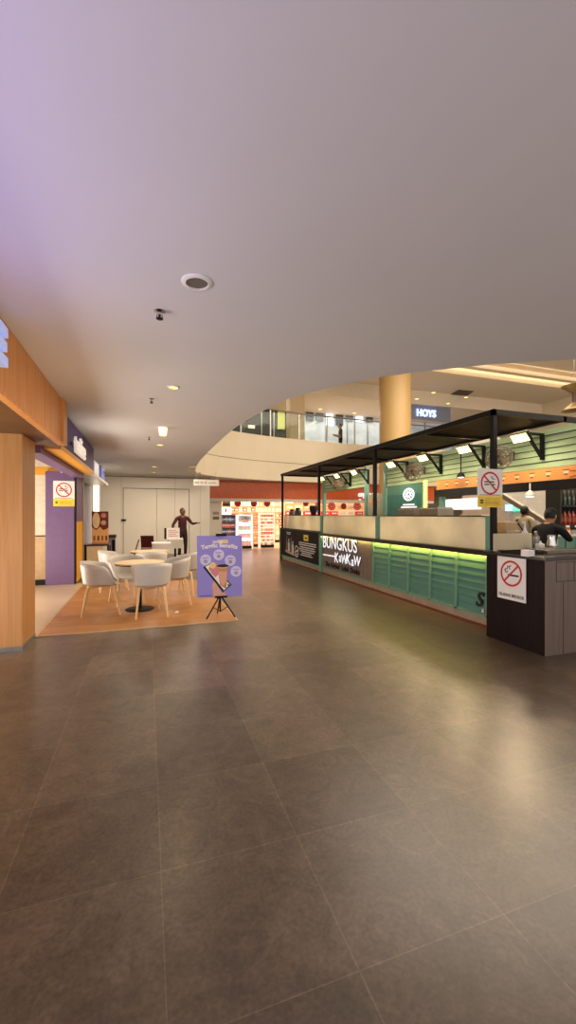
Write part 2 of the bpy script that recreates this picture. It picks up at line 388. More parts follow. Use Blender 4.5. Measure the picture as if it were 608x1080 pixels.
# parapet seen nowhere on the near side; upper ceilings
upc = M('upper_ceiling_paint', '#e0d4c2', 0.8, var=0.03)
struct('ceiling_upper', MB().box(-4, 30, -2, 16.2, 8.55, 8.7), upc)
struct('ceiling_upper_far', MB().box(-4, 30, 16.0, 18.4, 8.0, 8.5), upc)
struct('ceiling_upper_soffit', MB().box(-4, 30, 18.4, 30, 7.3, 8.5), upc)
mb = MB(); mb.box(-4, 30, 15.72, 16.0, 8.0, 8.2); mb.box(-4, 30, 15.2, 15.5, 8.22, 8.40)
struct('trim_1', mb, cream)
lamp('cove_light', 'AREA', (15, 15.55, 8.5), 45, WARM, 18, 0.15, target=(15, 16.2, 8.15))
lamp('cove_light', 'AREA', (15, 14.95, 8.53), 30, WARM, 18, 0.15, target=(15, 15.6, 8.25))
# upper pair added unseen to block world light; outer walls far away
struct('blocker_upper_left', MB().box(-4.1, -4.0, -2, 30, CZ + .46, 8.54), cream)
struct('blocker_upper_near', MB().box(-4, 30, -2.1, -2.0, CZ + .46, 8.54), cream)
struct('wall_right', MB().box(22.0, 22.2, -2, 30, 0, 8.6), cream)
struct('wall_far', MB().box(-9, 26, 27.0, 27.2, 0, 8.6), cream)

# back hoarding with flush double door
Yh = 16.4
hx0 = -1.7; hx1 = P(221.5, 543, Y=Yh).x
dx0 = P(129.7, 543, Y=Yh).x; dx1 = P(200, 543, Y=Yh).x; dxm = P(165.5, 543, Y=Yh).x
dz = P(130, 514.5, Y=Yh).z
mb = MB(); mb.box(hx0 - .6, dx0, Yh, Yh + .1, 0, CZ); mb.box(dx1, hx1, Yh, Yh + .1, 0, CZ); mb.box(dx0, dx1, Yh, Yh + .1, dz, CZ)
mb.box(hx1 - .1, hx1, Yh + .1, 18.0, 0, CZ)
for x in (-.9, 1.0, 1.95): mb.box(x - .004, x + .004, Yh - .002, Yh, 0, CZ, 1)
mb.box(hx0, hx1, Yh - .02, Yh, CZ - .11, CZ - .07, 1)
struct('wall_back', mb, [hoard, M('hoarding_joint', '#8e8577', 0.7)])
d = thing('door_1', 'flush pale double door in the back hoarding', 'door', ((dx0 + dx1) / 2, Yh, 0)); d['kind'] = 'structure'; del d['category']
mb = MB(); mb.box(dx0 + .02, dxm - .005, Yh + .012, Yh + .07, 0.01, dz - .02); mb.build('door_leaf', hoard, d)
mb = MB(); mb.box(dxm + .005, dx1 - .02, Yh + .012, Yh + .07, 0.01, dz - .02); mb.build('door_leaf', hoard, d)
mb = MB(); mb.box(dx0, dx0 + .02, Yh - .004, Yh + .08, 0, dz); mb.box(dx1 - .01, dx1, Yh + .002, Yh + .08, 0, dz); mb.box(dx0, dx1, Yh - .004, Yh + .08, dz - .02, dz); mb.build('door_frame', M('door_line', '#4a4640', 0.6), d)
h = P(130.5, 548.5, Y=Yh - .03); MB().box(h.x - .08, h.x + .08, Yh - .05, Yh - .004, h.z - .03, h.z + .03).build('door_handle', black, d)

# left: wooden portal, tea shop, further shop front
XF = -1.05
zf0 = P(0, 413.8, X=XF).z; Ye0 = P(64, 543, X=XF).y; Ye1 = P(68, 543, X=XF).y
t = thing('shop_portal', 'orange wood shop portal with deep fascia and pale wood pillar at left edge', 'shopfront', (XF, 5.6, 0))
MB().box(XF - .22, XF, -2.8, Ye0, zf0, CZ - .004).build('fascia', orangew, t)
MB().box(XF - .25, XF + .035, Ye0, Ye1, zf0 - .0, CZ - .004).build('end_frame', orangew, t, bevel=.004)
MB().box(XF - .03, XF + .035, -2.8, Ye0, zf0 - .035, zf0).build('bottom_lip', orangew, t, bevel=.004)
MB().box(-5.0, XF - .03, -2.8, Ye1 - .06, zf0 - .03, zf0 - .002).build('soffit', brownwood, t)
mb = MB(); mb.box(-1.62, -1.31, 5.30, 5.86, .05, zf0 - .03, 1); mb.box(-1.63, -1.62, 5.33, 5.86, .05, zf0 - .03, 2); mb.box(-2.9, -1.63, 5.31, 5.86, .05, zf0 - .03, 0)
mb.build('pillar', [palewood, midwood, black], t)
MB().box(-1.55, -1.534, 5.29, 5.302, 1.45, 2.0).build('glass_glint', led_warm, t)  # glowing strip painted in for a bright glass reflection
MB().box(-2.9, -1.305, 5.295, 5.865, 0, .05).build('kick_plate', steel, t)
e = thing('sign_letter', 'glowing blue-white letter E on the orange wood fascia', 'sign', (XF + .01, 3.9, 2.6))
p0 = P(8.3, 375, X=XF + .06); ztop = P(6, 357, X=XF + .06).z
eh = 0.29; ey1 = p0.y; ez = 2.60
mb = MB(); F = Frame((XF + .012, ey1 - .26, ez), (0, 1, 0))
for (a0, a1, b0, b1) in ((0, .08, 0, eh), (.08, .26, 0, .07), (.08, .24, eh / 2 - .035, eh / 2 + .035), (.08, .26, eh - .07, eh)):
    mb.frect(F, a0, a1, b0, b1, 0, 0, .05); 
mb.build('letter_face', led_b, e)
MB().box(XF, XF + .012, ey1 - .26, ey1 - .2, ez + .1, ez + .16).build('mount', steel, e)

struct('floor_shop', MB().box(-9, -1.31, 5.86, 10.1, 0, .006).box(-9, -1.62, -2.8, 5.86, 0, .006, 1), [shopfl_m, M('shop_floor_pale', '#a7b3a2', 0.3, var=0.15)])
# tea shop interior
mb = MB(); mb.box(-6, -1.72, 10.1, 10.2, 1.05, 2.35); mb.box(-6, -1.72, 10.1, 10.2, .12, 1.05, 1); mb.box(-6, -1.72, 10.08, 10.2, 0, .12, 2); mb.box(-6, -1.72, 10.09, 10.2, 2.35, 2.52, 3); mb.box(-6, -1.72, 10.1, 10.2, 2.52, CZ, 0)
mb.box(-6, -1.72, 10.085, 10.1, 1.04, 1.06, 2)
struct('wall_left', mb, [M('ivory_wall', '#d9cfb8', .6), M('tan_wainscot', '#c2a274', .5), black, yellow])
struct('wall_portal', MB().box(-6.2, -6.0, 5.9, 10.2, 0, CZ), hoard)
struct('ceiling_shop', MB().box(-6, -1.3, 6.2, 10.1, 2.72, 2.78), offwhite)
XS = -1.10
t = thing('purple_shopfront', 'purple tea shop fascia with orange lower edge over the opening', 'shopfront', (XS, 8, 0))
Ys1 = 9.9
MB().box(XS - .2, XS, Ye1 + .002, Ys1, 2.44, 2.93).build('fascia', dpurple, t)
MB().box(XS - .2, XS + .01, Ye1 + .002, Ys1, 2.375, 2.44).build('lower_edge', yellow, t)
MB().box(XS - .42, XS - .21, Ye1 - .1, Ys1 + .1, 2.30, 2.60).build('inner_beam', purple, t)
mb = MB(); mb.box(-1.70, -1.47, 10.08, 11.0, 1.35, 2.37, 0); mb.box(-1.70, -1.468, 10.08, 11.0, .02, 1.35, 1); mb.box(-1.50, -1.462, 10.06, 10.08, 0, 2.37, 2)
mb.build('corner_column', [purple, yellow, black], t)
s = thing('shop_sign', 'glowing white shop name letters on the purple fascia', 'sign', (XS + .01, 7.6, 2.6))
mb = MB(); F = Frame((XS + .03, 7.65, 2.60), (0, 1, 0)); mb.ftext(F, 'tealive', .42, 0, 0, 0, 0, .035, bold=.006, sx=1.02)
mb.build('letters', M('tealive_letter', '#efe6d8', .4, emit=.3, var=0), s)
MB().box(XS, XS + .03, 7.0, 8.3, 2.56, 2.60).build('rail', dpurple, s)
lamp('tea_sign_glow', 'AREA', (XS + .45, 7.7, 2.45), 1.6, (1, .95, .8), 1.3, .1, target=(XS + .5, 7.7, 3.2))

pl = P(48, 497, Y=10.0); pr = P(78.5, 617, Y=10.0)
t = thing('partition', 'tall purple panel wall carrying a no smoking notice in the tea shop', 'panel', (pl.x, 10, 0))
MB().box(pl.x, pr.x, 9.99, 10.06, .006, pl.z).build('panel', purple, t, bevel=.004)
MB().box(pr.x, pr.x + .02, 9.985, 10.06, .006, pl.z).build('edge_trim', black, t)

def nosmoke(mb, F, wd, ht, yellow_band=True, text=None, mirror=1):
    """materials 0 white 1 red 2 black 3 yellow"""
    mb.frect(F, -wd / 2, wd / 2, 0, ht, 0, 0, .006)
    r = wd * .38; cy = ht - r - wd * .09
    k = .0062
    mb.fring(F, 0, cy, r * .84, r, k, 1)
    if mirror > 0:
        mb.frect(F, -r * .62, r * .42, cy + r * .06, cy + r * .17, k, 2); mb.frect(F, -r * .62, -r * .1, cy - r * .17, cy - r * .06, k, 2); mb.frect(F, r * .1, r * .5, cy - r * .17, cy - r * .06, k, 2)
        for a in (-.05, .1): mb.fline(F, (r * (.1 + a), cy + r * .62), (r * (.22 + a), cy + r * .38), r * .05, k, 2); mb.fline(F, (r * (.22 + a), cy + r * .38), (r * (.45 + a), cy + r * .36), r * .05, k, 2)
        mb.fline(F, (-r * .62, cy + r * .62), (r * .62, cy - r * .62), r * .15, k + .0012, 1)
    else:
        mb.frect(F, -r * .3, r * .7, cy - r * .2, cy - r * .06, k, 2); 
        for q in ((-.45, .0, -.6, .25), (-.6, .25, -.35, .35), (-.35, .35, -.3, .6), (-.3, .05, -.4, .2), (-.1, .3, -.2, .5), (-.2, .5, 0, .62)): mb.fline(F, (r * q[0], cy + r * q[1]), (r * q[2], cy + r * q[3]), r * .08, k, 2)
        mb.fline(F, (-r * .62, cy - r * .62), (r * .62, cy + r * .62), r * .15, k + .0012, 1)
    if yellow_band:
        b = ht * .29; mb.frect(F, -wd / 2, wd / 2, 0, b, .0062, 3)
        for i in range(4): mb.frect(F, -wd * .22 + .0, wd * (.42 - .05 * (i % 2)), b * (.2 + .18 * i), b * (.2 + .18 * i) + b * .05, .0074, 2 if i in (1,) else 4)
        for i in range(2): mb.frect(F, -wd * .40, -wd * .28, b * (.34 + .2 * i), b * (.48 + .2 * i), .0074, 2)
        mb.frect(F, -wd * .42, wd * .42, b * 1.08, b * 1.13, .0074, 2)
    if text: mb.ftext(F, text, wd * .088, 0, ht * .10, .0062, 2, .001, bold=.001, sy=1.4)
    return mb
NSM = [paper, redp, ink, yel, M('print_ochre', '#b9962a', .6)]
pc = P(67.5, 533, Y=9.98); a0 = P(56, 507, Y=9.98); a1 = P(79, 534, Y=9.98)
F = Frame((pc.x, 9.985, a1.z), (1, 0, 0))
tag(nosmoke(MB(), F, (a1.x - a0.x) * .98, a0.z - a1.z).build('no_smoking_sign', NSM), 'no smoking notice with yellow lower band on the purple panel', 'sign')

# further shop front on the left
t = thing('mauve_shopfront', 'greyish glazed shopfront beyond the yellow column with pale fascia', 'shopfront', (-1.5, 12.5, 0))
MB().box(-1.68, -1.64, 11.05, 14.3, .3, 2.4).build('glazing', mauveglass, t)
MB().box(-1.7, -1.45, 11.0, 11.1, 0, 2.40).build('post', M('post_tan', '#b39a78', .5), t)
MB().box(-1.6, -1.45, 14.3, 14.55, 0, 2.75).build('post', M('lit_frame', '#fff1d8', .4, emit=1.2, var=0), t)
MB().box(-1.7, -1.6, 11.1, 14.3, 0, .3).build('base', offwhite, t)
MB().box(-1.75, -1.15, Ys1 + .01, 14.0, 2.40, 2.47).build('ledge', white, t)
MB().box(-1.75, -1.40, Ys1 + .01, 14.0, 2.47, CZ - .01).build('fascia', offwhite, t)
struct('wall_left_far', MB().box(-2.0, -1.8, 10.25, Yh, 0, CZ), hoard)
s = thing('shop_sign', 'white box sign with blue and pink letter shapes beyond the purple fascia', 'sign', (-1.25, 12.5, 2.5))
MB().box(-1.38, -1.17, 10.7, 11.6, 2.475, 2.78).build('lightbox', M('lightbox_white', '#e4e0ea', .4, emit=.15, var=0), s)
mb = MB(); F = Frame((-1.24, 12.5, 2.62), (0, 1, 0)); mb.ftext(F, 'SG', .46, .2, 0.03, 0, 0, .07, bold=.02, sx=1.5)
mb.build('letters', M('sign_blue', '#7a80c4', .4, emit=.15, var=.1), s)

# wood deck
deck = MB().box(-1.28, 1.2, 5.82, 9.75, 0, .012)
struct('floor_deck', deck, deck_m)
struct('trim_2', MB().box(-1.30, 1.22, 5.80, 5.82, 0, .014).box(1.2, 1.22, 5.82, 9.77, 0, .014).box(-1.30, 1.2, 9.75, 9.77, 0, .014).box(-1.30, -1.28, 5.82, 9.77, 0, .0135), M('deck_edge', '#c9a983', .35, .3))

# ---------------------------------------------------------------- ceiling fittings
def on_ceil(u, v, z=CZ): return P(u, v, Z=z)
def downlight(p, label, lit=True, r=.075, power=18, group=None, kind=0):
    t = thing('downlight', label, 'ceiling light', (p.x, p.y, p.z), 0, group)
    MB().lathe([(r * .78, -.001), (r * .80, -.014), (r * 1.0, -.012), (r * 1.12, -.004), (r * 1.12, -.001)], p, 24).build('trim_ring', white, t, smooth=True)
    MB().lathe([(r * .05, -.003), (r * .78, -.004)], p, 20).build('lens', led_warm if lit else M('unlit_lens', '#6b6459', .4), t)
    if lit and power: lamp('downlight_lamp', 'SPOT', (p.x, p.y, p.z - .03), power, WARM, .05, target=(p.x, p.y, 0), angle=2.2, blend=.8)
    return t
downlight(on_ceil(208, 297.5), 'large unlit round downlight ring in the white ceiling nearest the camera', False, .09)
downlight(on_ceil(183, 408), 'lit yellow downlight in the white ceiling nearest of the lit ones', True, .065, 30)
downlight(on_ceil(169, 469), 'lit downlight in the white ceiling just beyond the surface cylinder light', True, .075, 30)
downlight(on_ceil(163, 492), 'small lit downlight far back in the white ceiling, nearer of the last two', True, .085, 30)
downlight(on_ceil(162, 498), 'farthest small lit downlight before the back hoarding', True, .085, 20)
p = on_ceil(172, 451)
t = thing('surface_downlight', 'lit white cup-shaped surface downlight hanging under the ceiling', 'ceiling light', tuple(p))
MB().lathe([(.07, -.001), (.075, -.03), (.06, -.13), (.055, -.135)], p, 20).build('cup', M('cup_glow', '#fff0cf', .4, emit=.7, var=0), t, smooth=True)
MB().lathe([(.01, -.137), (.05, -.1375)], p, 16).build('lens', led_warm, t)
lamp('downlight_lamp', 'SPOT', (p.x, p.y, p.z - .16), 30, WARM, .05, target=(p.x, p.y, 0), angle=2.2, blend=.8)
def sprinkler(p, label, s=1.0):
    t = thing('sprinkler', label, 'sprinkler', tuple(p))
    MB().lathe([(.034 * s, -.001), (.034 * s, -.004), (.012 * s, -.012), (.010 * s, -.03)], p, 14).build('escutcheon', chrome, t, smooth=True)
    mb = MB(); mb.tube([p + Vector((-.014 * s, 0, -.028)), p + Vector((-.016 * s, 0, -.042)), p + Vector((0, 0, -.055))], .003 * s, 6); mb.tube([p + Vector((.014 * s, 0, -.028)), p + Vector((.016 * s, 0, -.042)), p + Vector((0, 0, -.055))], .003 * s, 6); mb.lathe([(.022 * s, -.055), (.022 * s, -.058)], p, 12); mb.lathe([(.007 * s, -.03), (.007 * s, -.054)], p, 8)
    mb.build('deflector', black, t)
sprinkler(on_ceil(168.5, 328), 'ceiling sprinkler nearest the camera beside the unlit downlight', 1.2)
sprinkler(on_ceil(160, 420.5), 'ceiling sprinkler beyond the first lit downlight')
sprinkler(on_ceil(157.5, 461), 'ceiling sprinkler just left of the second lit downlight')
sprinkler(on_ceil(211, 498), 'ceiling sprinkler far back near the white balcony tip')

# hanging strip sign at the back
c = P(217.5, 509, Y=14.6)
t = thing('hanging_sign', 'narrow white strip sign under the ceiling beside the red shop band', 'sign', (c.x, 14.6, c.z))
x0 = P(204.5, 509, Y=14.6).x; x1 = P(231, 509, Y=14.6).x; z0 = P(217, 512.3, Y=14.6).z; z1 = P(217, 506, Y=14.6).z
MB().box(x0, x1, 14.58, 14.66, z0, z1).build('board', offwhite, t)
mb = MB(); F = Frame((c.x, 14.578, (z0 + z1) / 2), (1, 0, 0))
for i in range(3): mb.fring(F, -.28 + .13 * i, 0, .025, .045, 0, 0, 16)
mb.fline(F, (-.38, 0), (-.33, .0), .05, 0, 0); mb.fline(F, (.08, 0), (.34, 0), .02, 0, 0)
mb.build('lettering', M('brown_ink', '#7a6a58', .6), t)
for xx in (x0 + .1, x1 - .1): MB().bar((xx, 14.62, z1), (xx, 14.62, CZ), .012).build('hanger', steel, t)

# ================================================================== CAFE FURNITURE
def make_chair():
    root = thing('tub_chair', '', 'chair', (0, 0, 0), 0, 'white tub chairs on the wood deck')
    mb = MB(); n, k = 36, 12; vs = []; fs = []
    def rim(th):                      # th = 0 front (+X), PI = back
        b = (1 - math.cos(th)) / 2
        q = max(0.0, min(1.0, (b - .05) / .36)); q = q * q * (3 - 2 * q)
        return .455 + q * (.245 + .10 * b)
    for j in range(k + 1):
        tt = j / k
        for i in range(n):
            th = 2 * PI * i / n; H = rim(th); b = (1 - math.cos(th)) / 2
            ax = .25 + .04 * b; ay = .29
            R = min(1.0, tt / .5) ** .85; lift = max(0.0, (tt - .40) / .60) ** 1.3
            rr = R * .86 + .14 * min(1, lift * 1.25)
            x = ax * rr * math.cos(th) - .0; y = ay * rr * math.sin(th)
            z = .445 + (H - .445) * lift - .012 * (1 - R) 
            if b < .2: z -= .02 * (1 - b / .2) * lift
            vs.append((x, y, z))
    for j in range(k):
        fs += [(j * n + i, j * n + (i + 1) % n, (j + 1) * n + (i + 1) % n, (j + 1) * n + i) for i in range(n)]
    mb.add(vs, fs)
    o = mb.build('seat_shell', M('shell_white', '#c2bfbb', .42, var=.02), root, smooth=True, recalc=False)
    so = o.modifiers.new('thick', 'SOLIDIFY'); so.thickness = .012; so.offset = -1
    mb = MB()
    for s in (-1, 1):
        mb.tube([(-.17, s * .16, .437), (.15, s * .16, .437)], .012, 8)
        mb.tube([(s * .15 - .01, -.16, .437), (s * .15 - .01, .16, .437)], .012, 8)
    mb.build('seat_frame', legwood, root, smooth=True)
    for sx in (-1, 1):
        for sy in (-1, 1):
            MB().tube([(sx * .13, sy * .15, .437), (sx * .165, sy * .165, .428), (sx * .185, sy * .175, .40), (sx * .255, sy * .215, .012)], [.015, .017, .018, .014], 10).build('leg', legwood, root, smooth=True)
    return root
chairs = [
    ((-.65, 6.82), 4, 'white tub chair at the left end of the near table, in full side view'),
    ((.065, 6.50), 90, 'white tub chair with its back to the camera at the near round table'),
    ((.40, 7.13), 187, 'white tub chair on the right of the near round table facing left'),
    ((-.33, 7.52), -72, 'white tub chair behind the near round table, its inside facing the camera'),
    ((-.62, 8.85), 8, 'white tub chair at the left of the rear round table'),
    ((.08, 8.45), 92, 'white tub chair between the two round tables, back to the camera'),
    ((.70, 8.12), 150, 'white tub chair at the right of the rear round table near the easel'),
]
c0 = make_chair()
for i, ((x, y), a, lab) in enumerate(chairs):
    o = c0 if i == 0 else dup(c0, (0, 0, 0))
    o.location = (x, y, .012); o.rotation_euler = (0, 0, math.radians(a)); o['label'] = lab
def make_table():
    r = thing('round_table', '', 'table', (0, 0, 0), 0, 'round cafe tables on the wood deck')
    MB().lathe([(.36, .722), (.372, .727), (.375, .735), (.375, .742), (.368, .748)], (0, 0, 0), 48).build('tabletop', tabletop, r, smooth=True)
    MB().lathe([(.34, .708), (.365, .712), (.365, .722)], (0, 0, 0), 40).build('edge_band', black, r)
    MB().lathe([(.035, .02), (.03, .1), (.03, .708), (.10, .7085)], (0, 0, 0), 20).build('column', black, r, smooth=True)
    MB().lathe([(.215, 0), (.22, .006), (.21, .014), (.06, .024), (.035, .03)], (0, 0, 0), 36).build('base', black, r, smooth=True)
    return r
t0 = make_table(); t0.location = (-.11, 6.97, .012); t0['label'] = 'round pale-wood cafe table nearest the camera on the deck'
t1 = dup(t0, (.04, 9.05, .012), 0, 'round pale-wood cafe table at the rear of the deck')

# litter scrap on the deck
p = P(186.5, 646, Z=.012)
tag(MB().add([(p.x - .03, p.y - .02, .0125), (p.x + .03, p.y - .01, .014), (p.x + .025, p.y + .03, .026), (p.x - .02, p.y + .025, .018), (p.x, p.y, .03)], [(0, 1, 4), (1, 2, 4), (2, 3, 4), (3, 0, 4), (3, 2, 1, 0)]).build('tissue', paper), 'small crumpled white tissue on the wood deck', 'tissue')

# dark red slim chairs further back
def make_red():
    r = thing('slim_chair', '', 'chair', (0, 0, 0), 0, 'dark red slim chairs behind the deck')
    MB().obox((0, 0, .45), (.40, .40, .035)).build('seat', darkred, r, bevel=.01)
    mb = MB(); mb.add([Vector((x, y, z)) for z, xo in ((.50, -.19), (.87, -.30)) for x, y in ((xo, -.19), (xo + .02, -.19), (xo + .02, .19), (xo, .19))], [(3, 2, 1, 0), (4, 5, 6, 7), (0, 1, 5, 4), (1, 2, 6, 5), (2, 3, 7, 6), (3, 0, 4, 7)])
    mb.build('backrest', darkred, r, bevel=.006)
    for sx in (-1, 1):
        for sy in (-1, 1): MB().tube([(sx * .17, sy * .17, .44), (sx * .21, sy * .19, 0)], [.013, .010], 8).build('leg', legwood, r)
    for sy in (-.17, .17): MB().bar((-.17, sy, .44), (-.20, sy, .55), .02).build('back_post', black, r)
    return r
r0 = make_red()
for i, (p, a, lab) in enumerate([(D(205.5, 10.2), 178, 'dark red slim chair just left of the purple poster easel'), (D(134, 10.6), 178, 'dark red slim chair beyond the rear table, left of the other two'), (D(157, 12.9), 80, 'dark red slim chair beside the white cloth tables, middle of the three')]):
    o = r0 if i == 0 else dup(r0, (0, 0, 0)); o.location = (p.x, p.y, 0); o.rotation_euler = (0, 0, math.radians(a)); o['label'] = lab

# white square tables at the back
def cloth_table(c, wd, dp, lab, zt=.75, drop=.22, rz=0.0):
    t = thing('square_table', lab, 'table', (c.x, c.y, 0), rz)
    for_m = Matrix.Translation(c) @ Matrix.Rotation(rz, 4, 'Z')
    def bl(mb): mb.v = [for_m @ v for v in mb.v]; return mb
    bl(MB().box(-wd / 2, wd / 2, -dp / 2, dp / 2, zt - .03, zt)).build('tabletop', white, t, bevel=.006)
    bl(MB().box(-wd / 2 + .01, wd / 2 - .01, -dp / 2 + .005, -dp / 2 + .02, zt - .03 - drop, zt - .03).box(-wd / 2 + .01, -wd / 2 + .025, -dp / 2 + .02, dp / 2 - .02, zt - .03 - drop, zt - .03).box(wd / 2 - .025, wd / 2 - .01, -dp / 2 + .02, dp / 2 - .02, zt - .03 - drop, zt - .03)).build('skirt', offwhite, t)
    bl(MB().lathe([(.03, .01), (.03, zt - .03)], (0, 0, 0), 12)).build('column', black, t)
    bl(MB().box(-.2, .2, -.2, .2, 0, .015)).build('base', black, t)
    return t
cloth_table(D(170, 11.6), .50, .6, 'white square table at the back, left of the two white tables', .73, .22)
cloth_table(D(185, 12.3), .42, .6, 'white square table at the back with the pink menu board on it', .80, .24)
c = D(182.5, 12.25, .80)
t = thing('menu_board', 'small upright white menu board with pink lines on a white table', 'sign', tuple(c))
F = Frame((c.x - .19, c.y - .18, .80), (1, .02, 0), (0, .1, 1)); mb = MB(); mb.frect(F, 0, .37, 0, .32, 0, 0, .02)
for i in range(4): mb.frect(F, .05, .32 - .05 * (i % 2), .07 + .055 * i, .095 + .055 * i, .0202, 1)
mb.build('board', [paper, M('pink_print', '#d99a90', .6)], t)
F2 = Frame((c.x - .25, c.y - .17, .80), (1, .02, 0), (0, .1, 1)); MB().frect(F2, 0, .06, 0, .32, 0, 0, .02).build('edge', black, t)
MB().obox((c.x, c.y - .12, .806), (.34, .1, .012)).build('foot', black, t)

c = D(102, 10.3)
t = thing('serving_station', 'cream fronted serving station with dark top near the grey glazing', 'counter', tuple(c))
MB().box(c.x - .30, c.x + .30, c.y - .2, c.y + .25, .74, .78).build('top', M('dark_top', '#3b2a26', .4), t, bevel=.005)
MB().box(c.x - .20, c.x + .18, c.y - .18, c.y - .14, .28, .74).build('front_panel', M('cream_panel', '#ddd3b6', .5), t)
for sx in (-1, 1):
    for sy in (-.15, .2): MB().box(c.x + sx * .28 - .03, c.x + sx * .28 + .03, c.y + sy - .03, c.y + sy + .03, 0, .74).build('leg', M('maroon_leg', '#3a1820', .5), t)
MB().box(c.x - .25, c.x + .25, c.y - .13, c.y + .18, .25, .28).build('shelf', black, t)
c2 = D(106, 10.35)
t = thing('menu_poster', 'orange and maroon food menu poster standing on the cream serving station', 'sign', (c2.x, c2.y, .78))
F = Frame((c2.x - .19, c2.y - .05, .785), (1, 0, 0)); mb = MB(); mb.frect(F, 0, .38, 0, .80, 0, 0, .02)
mb.frect(F, 0, .38, .35, .80, .0202, 1); mb.fpoly(F, [(0, .05), (.38, .05), (.38, .40), (.27, .32), (.19, .42), (.1, .33), (0, .42)], .0206, 2)
mb.fdisc(F, .10, .58, .085, .0212, 3, ry=.2); mb.fdisc(F, .27, .70, .06, .0212, 4); mb.fdisc(F, .27, .52, .06, .0212, 5)
for i in range(4): mb.frect(F, .04 + .09 * i, .08 + .09 * i, .08, .2, .0212, 1 if i % 2 else 6)
mb.build('board', [M('poster_orange', '#d99a5c', .5), M('poster_maroon', '#6b2320', .5), M('poster_apricot', '#e7b77a', .5), M('poster_cream', '#efd9a8', .5), M('poster_pink', '#d58a74', .5), M('poster_tan', '#d8b08c', .5), M('poster_brown', '#8a4a2a', .5)], t)
MB().box(c2.x - .2, c2.x + .2, c2.y - .06, c2.y + .12, .781, .795).build('foot', M('maroon_leg'), t)
c = D(118.5, 11.8)
t = thing('waste_bin', 'grey bin with dark lid beside the cream serving station', 'bin', tuple(c))
MB().box(c.x - .09, c.x + .09, c.y - .12, c.y + .12, 0, .86).build('body', M('bin_grey', '#8d8494', .5), t, bevel=.01)
MB().box(c.x - .11, c.x + .11, c.y - .14, c.y + .14, .86, .94).build('lid', M('dark_top'), t, bevel=.01)
MB().box(c.x + .0, c.x + .08, c.y - .126, c.y - .12, .3, .80).build('flap', black, t)

# ---------------------------------------------------------------- poster easel
ec = Vector((1.0, 5.98, .012))
t = thing('poster_easel', 'lilac poster reading Terrific Benefits on a black tripod easel', 'sign', tuple(ec))
tilt = Vector((0, .06, 1)); sdir = Vector((.985, -.10, 0))
bw, bh = .64, .875
F = Frame(ec + Vector((0, -.02, .315)) - sdir.normalized() * .33, sdir, tilt)
PM = [M('poster_lilac', '#8f86d6', .45, var=.05, scale=(2, 2, 2)), paper, M('poster_pale', '#cfc8ee', .5), M('poster_cup_tan', '#c98d5e', .5), M('poster_pinkdrink', '#d87d92', .5), ink, M('poster_gold', '#e6c98a', .5), M('poster_violet', '#6c5fb8', .5), M('poster_skin', '#d8a38a', .5)]
mb = MB(); mb.frect(F, 0, bw, 0, bh, 0, 0, .008); mb.frect(F, bw - .012, bw + .006, .01, bh - .02, -.012, 1, .012)
k = .0085
mb.ftext(F, 'tealive', .055, .22, .79, k, 1, .001, bold=.001, align='LEFT'); mb.frect(F, .30, .44, .768, .815, k - .0003, 6); mb.frect(F, .24, .46, .765, .768, k, 1)
word = 'Terrific Benefits'; ADV = dict(T=.62, e=.56, r=.40, i=.26, f=.34, c=.52, B=.66, n=.58, t=.36, s=.50); ADV[' '] = .30
tot = sum(ADV[ch] for ch in word); run = 0.0
for ch in word:
    mid = run + ADV[ch] / 2; run += ADV[ch]
    if ch == ' ': continue
    a = mid / tot * 2 - 1
    rot = -a * .16; Fc = Frame(F(.32 + a * .255, .70 - a * a * .03 + .012, 0), F.s * math.cos(rot) + F.t * math.sin(rot), F.t * math.cos(rot) - F.s * math.sin(rot))
    mb.ftext(Fc, ch, .082, 0, .02, k, 1, .001, bold=.0022)
for (a, b) in ((.12, .53), (.305, .60), (.47, .515), (.55, .355)):
    mb.fdisc(F, a, b, .078, k, 2); mb.frect(F, a - .045, a + .045, b + .03, b + .036, k + .001, 7); mb.frect(F, a - .035, a + .035, b + .018, b + .023, k + .001, 7); mb.fring(F, a, b - .022, .012, .022, k + .001, 5, 14)
ph = [(.10, .44), (.20, .49), (.47, .17), (.37, .08)]
mb.fpoly(F, [(.085, .425), (.20, .495), (.485, .165), (.36, .062)], k, 5); mb.fpoly(F, [(.115, .435), (.20, .475), (.46, .17), (.375, .09)], k + .0012, 1)
mb.fpoly(F, [(.16, .40), (.20, .49), (.31, .46), (.33, .34), (.25, .28)], k + .0024, 3); mb.fdisc(F, .25, .38, .06, k + .0030, 4, ry=.075); mb.fdisc(F, .22, .45, .045, k + .0034, 6)
mb.fpoly(F, [(.285, .44), (.435, .44), (.415, .16), (.37, .13), (.32, .17)], k + .0042, 3); mb.fpoly(F, [(.30, .36), (.42, .36), (.41, .2), (.36, .16), (.325, .2)], k + .0054, 8); mb.fdisc(F, .36, .44, .085, k + .0056, 5, ry=.022); mb.fdisc(F, .36, .425, .072, k + .0052, 6, ry=.02)
for i in range(3): mb.fdisc(F, .35 + .045 * i, .105 + .03 * i, .012, k + .0024, 5)
mb.fpoly(F, [(.22, .01), (.40, .01), (.40, .06), (.35, .05), (.30, .13), (.24, .25), (.21, .17)], k, 8)
mb.frect(F, .03, .20, .012, .03, k, 7)
mb.build('poster_board', PM, t)
o3 = F(bw / 2 + .02, bh, 0); MB().obox(o3 + Vector((0, -.005, .01)), (.15, .05, .035)).build('top_clamp', black, t)
hub = ec + Vector((0, .03, .0)); MB().tube([hub + Vector((0, .05, 1.19)), hub + Vector((0, 0, .31)), hub + Vector((0, -.0, .09))], [.011, .014, .011], 10).build('mast', black, t)
MB().obox(hub + Vector((0, -.045, .318)), (.17, .10, .022)).build('ledge', black, t)
